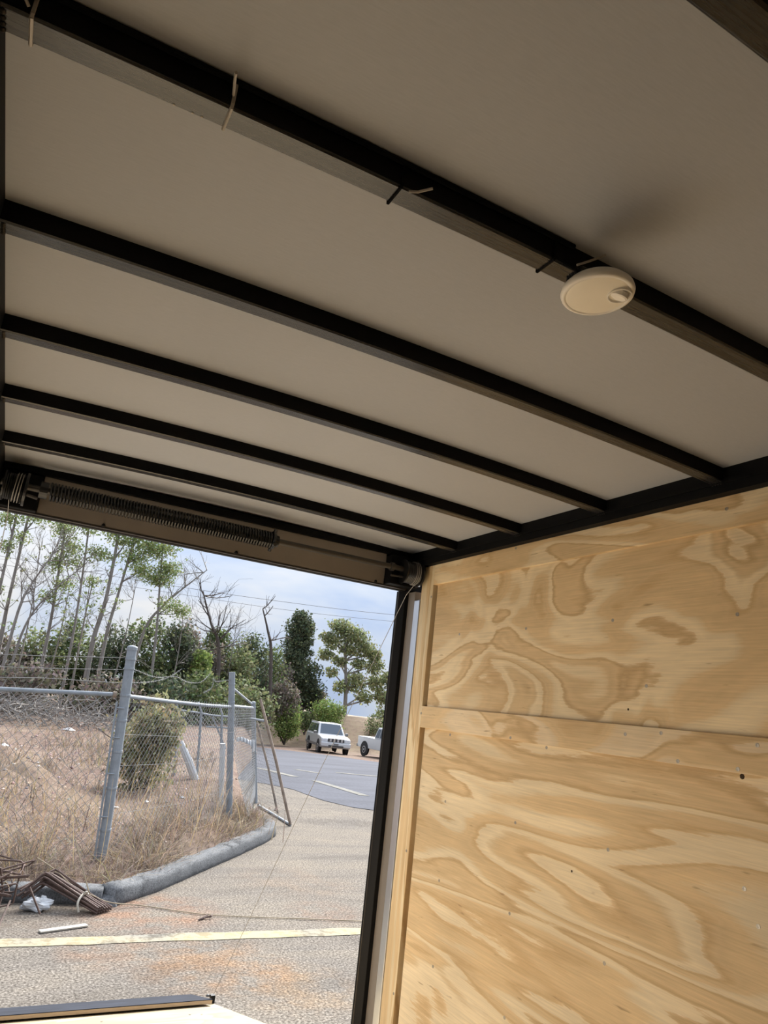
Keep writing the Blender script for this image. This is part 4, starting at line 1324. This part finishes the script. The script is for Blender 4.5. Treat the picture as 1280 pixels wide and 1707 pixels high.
PINE = [(0.19, 0.24, 0.09), (0.24, 0.29, 0.11), (0.15, 0.19, 0.08), (0.29, 0.32, 0.13)]
PINES = [   # trunk points top to base, foliage clusters (centre offset along top, radius)
    ([(-1.17, 38, 9.6), (-1.05, 38, 5.57), (-0.95, 38, 3.55), (-0.8, 38, 0.2)], [((-1.4, 38, 8.9), (.6, .6, .4), 90), ((-1.2, 38, 7.6), (.35, .5, .3), 40)], 0.15, 'slender pine at the left picture edge, leftmost of the row'),
    ([(-0.66, 38.4, 10.2), (-0.57, 38.4, 5.51), (-0.47, 38.4, 3.45), (-0.31, 38.4, 0.2)], [((-0.3, 38.4, 9.3), (.55, .5, .35), 70), ((-0.75, 38.4, 8.2), (.4, .4, .3), 40)], 0.16, 'slender pine, second from the left picture edge'),
    ([(1.01, 38, 10.2), (1.43, 38, 5.09), (1.53, 38, 2.56), (1.61, 38, 0.2)], [((1.05, 38, 9.0), (.55, .6, .5), 120), ((1.55, 38, 8.1), (.55, .5, .45), 110), ((1.15, 38, 7.2), (.5, .5, .4), 80), ((1.6, 38, 6.2), (.5, .5, .3), 60), ((1.1, 38, 5.5), (.45, .5, .3), 50)], 0.14, 'leafy pine with green tufts down its trunk, third from the left'),
    ([(2.05, 37.6, 10.4), (2.49, 37.6, 5.41), (2.64, 37.6, 1.96), (2.67, 37.6, 0.2)], [((2.1, 37.6, 9.2), (.5, .5, .35), 70), ((2.7, 37.6, 8.0), (.6, .5, .35), 60), ((1.9, 37.6, 7.3), (.4, .4, .3), 40)], 0.11, 'thin bare stemmed pine, fourth from the left'),
    ([(3.61, 38, 10.8), (3.75, 38, 5.97), (3.58, 38, 3.66), (3.72, 38, 0.2)], [((3.5, 38, 9.3), (.6, .6, .5), 110), ((4.1, 38, 8.9), (.6, .6, .4), 90), ((3.2, 38, 8.0), (.5, .5, .3), 50)], 0.19, 'stout pale pine trunk behind the first fence post'),
    ([(4.60, 38.3, 10.4), (4.30, 38.3, 6.06), (4.17, 38.3, 3.99), (4.27, 38.3, 0.2)], [((4.8, 38.3, 9.4), (.8, .7, .5), 190), ((5.4, 38.3, 8.8), (.7, .7, .5), 170), ((4.6, 38.3, 8.2), (.6, .6, .4), 90), ((5.2, 38.3, 7.7), (.6, .6, .35), 90)], 0.14, 'pine with broad yellow green crown beside the stout trunk'),
    ([(3.03, 39, 6.9), (3.05, 39, 4.15), (3.22, 39, 0.3)], [((3.0, 39, 6.7), (.35, .4, .3), 30)], 0.07, 'short thin sapling between two taller pines'),
    ([(5.95, 38, 9.3), (6.24, 38, 6.85), (6.54, 38, 4.37), (6.86, 38, 0.3)], [((6.0, 38, 9.0), (.7, .6, .5), 150), ((6.5, 38, 7.9), (.55, .5, .40), 150), ((6.0, 38, 7.3), (.7, .6, .35), 170), ((6.9, 38, 6.0), (.6, .6, .4), 70), ((7.6, 38, 5.8), (.45, .5, .3), 60)], 0.10, 'pine with bright green clumps, rightmost of the row')]
for (tr, cls, r, lab) in PINES:
    tt = thing('pine_tree', tr[-1], lab, 'tree', 'tall pines behind the fence')
    pth = smooth_path(tr, 5)
    nn_ = len(pth)
    MB().tube(pth, [.8 * r * (.42 + .58 * i / (nn_ - 1)) for i in range(nn_)], 7).build('trunk', MT['bark'], tt)
    bm_, tips = MB(), []
    zt = tr[0][2]
    for (cc, rr_, k) in cls:
        # branch from the trunk to each clump
        tz = cc[2] - 0.5
        i0 = min(range(nn_), key=lambda i: abs(pth[i][2] - tz))
        bm_.tube([pth[i0], Vector(pth[i0]).lerp(Vector(cc), .6) + Vector((0, 0, -.08)), cc], [r * .28, r * .2, .01], 4)
    for k in range(16):
        i0 = rng.integers(0, max(2, int(nn_ * .75)))
        an = rng.uniform(0, 6.28)
        limb(bm_, pth[i0], (math.cos(an), math.sin(an), .5), rng.uniform(.5, 1.1), r * .18, 1, tips, .5, .2, 2, 3)
    bm_.build('branches', MT['bark'], tt)['kind'] = 'stuff'
    Cn = np.concatenate([blob(cc, np.array(rr_) * 1.3, int(k * 5.6), .75) for (cc, rr_, k) in cls] + [blob(q, (.16, .16, .12), 8, .6) for q in tips])
    V, Fc, Cc = leaf_mesh(Cn, np.full(len(Cn), .125), tint(len(Cn), PINE, .2, .08))
    mesh_obj('foliage', V, Fc, MT['leaf'], tt, colors=Cc)


def bare_tree(pts, r, lab, extra=10, L=1.6, mat='barkd', depth=2, dirbias=(0, 0, .6)):
    tt = thing('bare_tree', pts[-1], lab, 'tree', 'leafless trees at the lot edge')
    pth = smooth_path(pts, 5)
    nn_ = len(pth)
    MB().tube(pth, [r * (.25 + .75 * i / (nn_ - 1)) for i in range(nn_)], 7).build('trunk', MT[mat], tt)
    b, tips = MB(), []
    for k in range(extra):
        i0 = rng.integers(0, int(nn_ * .7))
        d = Vector(rng.normal(0, .7, 3)) + Vector(dirbias)
        limb(b, pth[i0], d, L * rng.uniform(.6, 1.2), r * .35, depth, tips, .55, .2, 3, 3)
    b.build('branches', MT[mat], tt)['kind'] = 'stuff'


bare_tree([(8.97, 40, 8.59), (7.69, 40, 7.14), (6.89, 40, 6.09), (6.21, 40, 4.62), (5.87, 40, 0.4)], 0.10, 'bare tree leaning to the right beyond the bright green pine', 12, 1.5, 'bark')
bare_tree([(0.92, 36, 7.57), (0.27, 36, 5.86), (-0.03, 36, 4.41), (-0.08, 36, 0.3)], 0.085, 'bare forked tree among the leftmost pines', 14, 1.6, 'bark')
bare_tree([(2.2, 36.5, 7.0), (0.9, 36.5, 5.2), (0.35, 36.5, 3.5), (0.2, 36.5, 0.3)], 0.075, 'bare slanting tree right of the leftmost pines', 14, 1.5, 'bark')
bare_tree([(9.4, 42, 7.63), (10.25, 42, 5.78), (10.96, 42, 4.46), (11.5, 42, 0.4)], 0.14, 'dark bare tree with spreading twigs above the second fence post', 16, 1.9)
bare_tree([(14.53, 46, 7.68), (15.1, 46, 6.34), (15.6, 46, 4.82), (16.2, 46, 0.2)], 0.15, 'dark crooked snag left of the tall dark evergreen', 5, 1.1, 'barkd', 1)

DK = [(0.075, 0.095, 0.055), (0.10, 0.12, 0.065), (0.06, 0.078, 0.05), (0.13, 0.145, 0.075)]
GR = [(0.11, 0.145, 0.06), (0.15, 0.185, 0.075), (0.08, 0.105, 0.05), (0.19, 0.215, 0.095)]
OL = [(0.19, 0.215, 0.10), (0.15, 0.175, 0.085), (0.24, 0.25, 0.12), (0.12, 0.14, 0.07)]
BR = [(0.19, 0.26, 0.07), (0.24, 0.31, 0.09), (0.14, 0.19, 0.06), (0.29, 0.34, 0.12)]
GY = [(0.21, 0.18, 0.15), (0.26, 0.22, 0.185), (0.17, 0.14, 0.115), (0.16, 0.155, 0.10)]


def shrub(name, c, r, n, pal, lab, grp=None, size=.26, lumps=7, cat='shrub', trunk=None):
    c = np.array(c, float)
    tt = thing(name, (c[0], c[1], c[2] - r[2]), lab, cat, grp)
    pts = [blob(c, np.array(r) * .8, int(n * .3), .5)]
    for k in range(lumps):
        d = rng.normal(0, 1, 3)
        d /= np.linalg.norm(d)
        cc = c + d * np.array(r) * .62
        pts.append(blob(cc, np.array(r) * rng.uniform(.30, .48), int(n * .7 / lumps), .35))
    pts.append(blob(c - np.array([0, 0, r[2] * .55]), np.array(r) * np.array([.8, .8, .42]), int(n * .2), .4))
    Cn = np.concatenate(pts)
    V, Fc, Cc = leaf_mesh(Cn, np.full(len(Cn), size), tint(len(Cn), pal, .25, .08))
    mesh_obj('foliage', V, Fc, MT['leaf'], tt, colors=Cc)
    b, tips = MB(), []
    base = Vector((c[0], c[1], c[2] - r[2] - .3))
    for k in range(4):
        limb(b, base, (rng.normal(0, .3), rng.normal(0, .3), 1), r[2] * 1.1, .05 + .015 * r[2], 1, tips, .5, .3, 2, 4)
    b.build('stems', MT['barkd'], tt)
    return tt


for (bx0, bx1, by, bz, lab) in ((-1.6, -2.1, 37, 7.2, 'thin bare stem between the two leftmost pines'), (0.6, 0.25, 39, 7.8, 'thin bare stem left of the third pine'),
                                (2.0, 2.0, 39.5, 6.6, 'thin bare stem left of the fourth pine'), (3.2, 2.9, 40, 7.4, 'thin bare stem left of the stout pine trunk'),
                                (5.1, 5.3, 40, 6.6, 'thin bare stem left of the leaning bare tree'), (8.4, 8.3, 41, 6.3, 'thin bare stem right of the leaning bare tree'),
                                (12.7, 12.9, 46, 6.4, 'thin bare stem between the spreading bare tree and the snag')):
    bare_tree([(bx1, by, bz), ((bx0 + bx1) / 2 + .1, by, bz * .6), (bx0, by, 0.3)], 0.05, lab, 12, 1.2, 'bark')
MASS = [(-2.4, 43, 2.3, 1.9, 1.9, GY, 'brownish scrub at the left picture edge under the pines'),
        (-0.2, 42, 2.0, 1.6, 1.8, GY, 'olive shrub behind the two leftmost pine trunks'),
        (1.6, 43, 2.4, 1.6, 2.0, OL, 'green shrub behind the third pine'),
        (3.3, 44, 2.8, 1.6, 2.5, GR, 'tall green shrub behind the stout pine trunk'),
        (5.2, 43, 2.6, 1.7, 2.5, DK, 'dark shrub right of the stout pine trunk'),
        (7.3, 44, 3.4, 1.8, 2.7, GR, 'tall green shrub under the leaning bare tree'),
        (9.2, 45, 3.6, 1.5, 2.5, DK, 'dark green shrub above the curled barbed wire'),
        (10.6, 44, 3.3, .8, 1.4, BR, 'bright green shrub left of the second fence post'),
        (11.6, 46.5, 3.2, 1.5, 2.2, GY, 'brown leafless thicket behind the second fence post'),
        (13.6, 46, 3.0, 1.5, 2.2, OL, 'olive thicket right of the second fence post'),
        (15.6, 49, 3.6, 1.6, 2.9, DK, 'dark green thicket at the foot of the crooked snag'),
        (17.6, 52, 3.4, 1.6, 3.0, GR, 'green thicket left of the tall dark evergreen'),
        (18.6, 50.5, 1.9, 1.5, 1.5, GY, 'grey brown brushwood below the tall dark evergreen'),
        (12.4, 48, 4.2, 1.3, 2.2, GR, 'green crown left of the crooked snag'),
        (14.4, 49, 3.9, 1.3, 2.4, OL, 'olive crown just behind the crooked snag'),
        (10.2, 47, 4.3, 1.2, 1.9, GY, 'brown twiggy crown around the spreading bare tree'),
        (20.3, 56, 3.0, 1.2, 2.2, GY, 'brown thicket at the left foot of the tall dark evergreen'),
        (1.0, 34, 1.1, 2.0, 1.3, GY, 'grey brown scrub over the brush heap at the left'),
        (4.4, 35, 1.0, 2.0, 1.3, GY, 'grey brown scrub at the foot of the stout pine'),
        (7.0, 36, 1.3, 2.2, 1.5, DK, 'low dark undergrowth behind the first post'),
        (9.5, 38, 1.6, 2.0, 1.5, GR, 'low green undergrowth under the curled barbed wire'),
        (12.6, 41, 1.4, 2.2, 1.6, OL, 'low olive undergrowth behind the second fence post')]
for (x, y, z, rx, rz_, pal, lab) in MASS:
    shrub('shrub', (x, y, z), (rx, rx * .8, rz_), int(1300 * rx * rz_ / 2 + 500), pal, lab, 'thicket behind the fence', size=.21, lumps=11)
shrub('bush', (2.60, 13.9, 1.00), (.80, .7, .95), 3000, [(0.24, 0.225, 0.12), (0.29, 0.27, 0.15), (0.18, 0.165, 0.09)], 'olive bush right behind the front fence mesh', size=.10)
shrub('bush', (19.05, 50.2, .70), (1.25, 1.0, 1.60), 4200, BR, 'fresh green bush left of the parked SUV', 'bushes by the vehicles', size=.16, lumps=12)
shrub('bush', (23.2, 52.2, 1.25), (1.6, 1.2, 1.35), 4200, BR, 'fresh green bush behind the parked SUV', 'bushes by the vehicles', size=.16, lumps=12)
shrub('bush', (21.4, 52.4, .6), (.9, .8, .8), 1200, GR, 'dull green bush between the two fresh ones', 'bushes by the vehicles', size=.16, lumps=12)
shrub('bush', (27.4, 51.5, .8), (1.4, 1.0, 1.4), 1800, OL, 'olive bush behind the pickup truck', 'bushes by the vehicles', size=.16, lumps=12)


def big_tree(name, base, pts, blobs, pal, lab, size, mat='barkd', nl=1.0):
    tt = thing(name, base, lab, 'tree')
    MB().tube(smooth_path(pts, 4), [.22 - .15 * i / (4 * (len(pts) - 1)) for i in range(4 * (len(pts) - 1) + 1)], 8).build('trunk', MT[mat], tt)
    b = MB()
    sm = smooth_path(pts, 4)
    for (cc, rr_, k) in blobs:
        i0 = min(range(len(sm)), key=lambda i: abs(sm[i][2] - (cc[2] - 1.2)))
        md = Vector(sm[i0]).lerp(Vector(cc), .55) + Vector((rng.normal(0, .15), 0, .1))
        b.tube([sm[i0], md, cc], [.09, .06, .02], 5)
    b.build('branches', MT[mat], tt)
    Cn = np.concatenate([blob(cc, rr_, int(k * nl), .5) for (cc, rr_, k) in blobs])
    V, Fc, Cc = leaf_mesh(Cn, np.full(len(Cn), size), tint(len(Cn), pal, .25, .07))
    mesh_obj('foliage', V, Fc, MT['leaf'], tt, colors=Cc)


db = []
for k in range(40):
    u = (k / 39) ** 1.25
    zc = 1.9 + 7.2 * u
    w = 1.75 * (1 - u ** 2.2) + .25
    db.append(((22.75 - .85 * u + rng.uniform(-w, w) * .75, 58 + rng.uniform(-1, 1), zc), (rng.uniform(.7, 1.15) * (1.15 - .4 * u), .8, rng.uniform(.55, .85)), 330))
big_tree('evergreen_tree', (23.0, 58, 1.0), [(23.0, 58, .8), (22.7, 58, 4), (22.1, 58, 7), (21.8, 58, 9.3)], db, DK, 'tall dark evergreen tree left of the airy green tree', .24, 'barkd', 1.25)
lb = [((25.4, 60, 7.9), (.7, .7, .5), 130), ((30.6, 60, 6.9), (.7, .7, .5), 180), ((32.3, 60, 5.0), (.7, .7, .7), 180), ((27.0, 60, 5.9), (.8, .7, .5), 150), ((29.0, 60, 5.9), (.8, .7, .5), 180), ((26.8, 60, 9.0), (1.3, 1, .75), 420), ((28.3, 60, 8.3), (1.5, 1, .9), 560), ((26.2, 60, 7.6), (1.0, 1, .8), 300), ((29.6, 60, 7.3), (1.2, 1, .8), 420), ((27.8, 60, 7.0), (1.0, 1, .6), 260),
      ((25.6, 60, 6.3), (.8, .8, .6), 200), ((30.7, 60, 5.9), (.9, .9, .8), 300), ((28.9, 60, 4.2), (1.1, .9, 1.0), 420), ((31.2, 60, 4.4), (1.1, .9, .9), 360), ((27.4, 60, 3.6), (.7, .7, .6), 160),
      ((31.8, 60, 3.2), (.9, .8, .7), 240), ((26.4, 60, 4.8), (.6, .7, .5), 120), ((30.0, 60, 3.0), (.9, .8, .7), 200)]
big_tree('airy_tree', (28.2, 60, 1.0), [(28.2, 60, .8), (28.0, 60, 3.5), (27.6, 60, 6), (27.2, 60, 8.6)], lb, [(0.26, 0.285, 0.13), (0.20, 0.225, 0.11), (0.31, 0.32, 0.155), (0.15, 0.17, 0.085)], 'airy light green tree above the parked vehicles', .26, 'bark', 2.0)
shrub('shrub', (25.2, 60, 2.2), (1.2, 1, 1.2), 1000, GY, 'grey brown shrub between the dark evergreen and the airy tree', 'thicket behind the fence', size=.25)
shrub('shrub', (33.0, 61, 2.4), (1.6, 1, 1.6), 1200, OL, 'olive shrub right of the airy tree by the door jamb', 'thicket behind the fence', size=.25)

# brush heap of grey twigs at the back of the lot
b = MB()
for k in range(900):
    x, y = rng.uniform(-3.5, 4.4), rng.uniform(27, 31.5)
    top = 1.25 * (1 - ((x - .6) / 5.2) ** 2) * (0.55 + .45 * rng.uniform())
    p0 = Vector((x, y, max(.05, rng.uniform(0, top))))
    d = Vector((rng.normal(0, 1), rng.normal(0, .5), rng.normal(.15, .45))).normalized() * rng.uniform(.4, 1.1)
    b.tube([p0, p0 + d * .5 + Vector(rng.normal(0, .06, 3)), p0 + d], [.018, .013, .006], 3, False)
o = b.build('brush_heap', MT['bark'])
meta(o, 'long heap of grey brown cut brush at the back of the lot', 'brush', kind='stuff')

# overhead wires
for (p, r, lab) in (([(-30, 70, 11.6), (2, 70, 11.3), (15.17, 70, 11.46), (24.71, 70, 11.80), (36.25, 70, 12.45), (60, 70, 14.5)], .022, 'upper overhead wire crossing the sky above the trees'),
                    ([(-30, 70, 10.9), (2, 70, 10.6), (15.3, 70, 10.75), (24.86, 70, 11.0), (36.3, 70, 11.7), (60, 70, 13.6)], .018, 'lower overhead wire crossing the sky above the trees')):
    o = MB().tube(smooth_path(p, 10), r, 5).build('overhead_wire', MT['trimg'])
    meta(o, lab, 'wire')
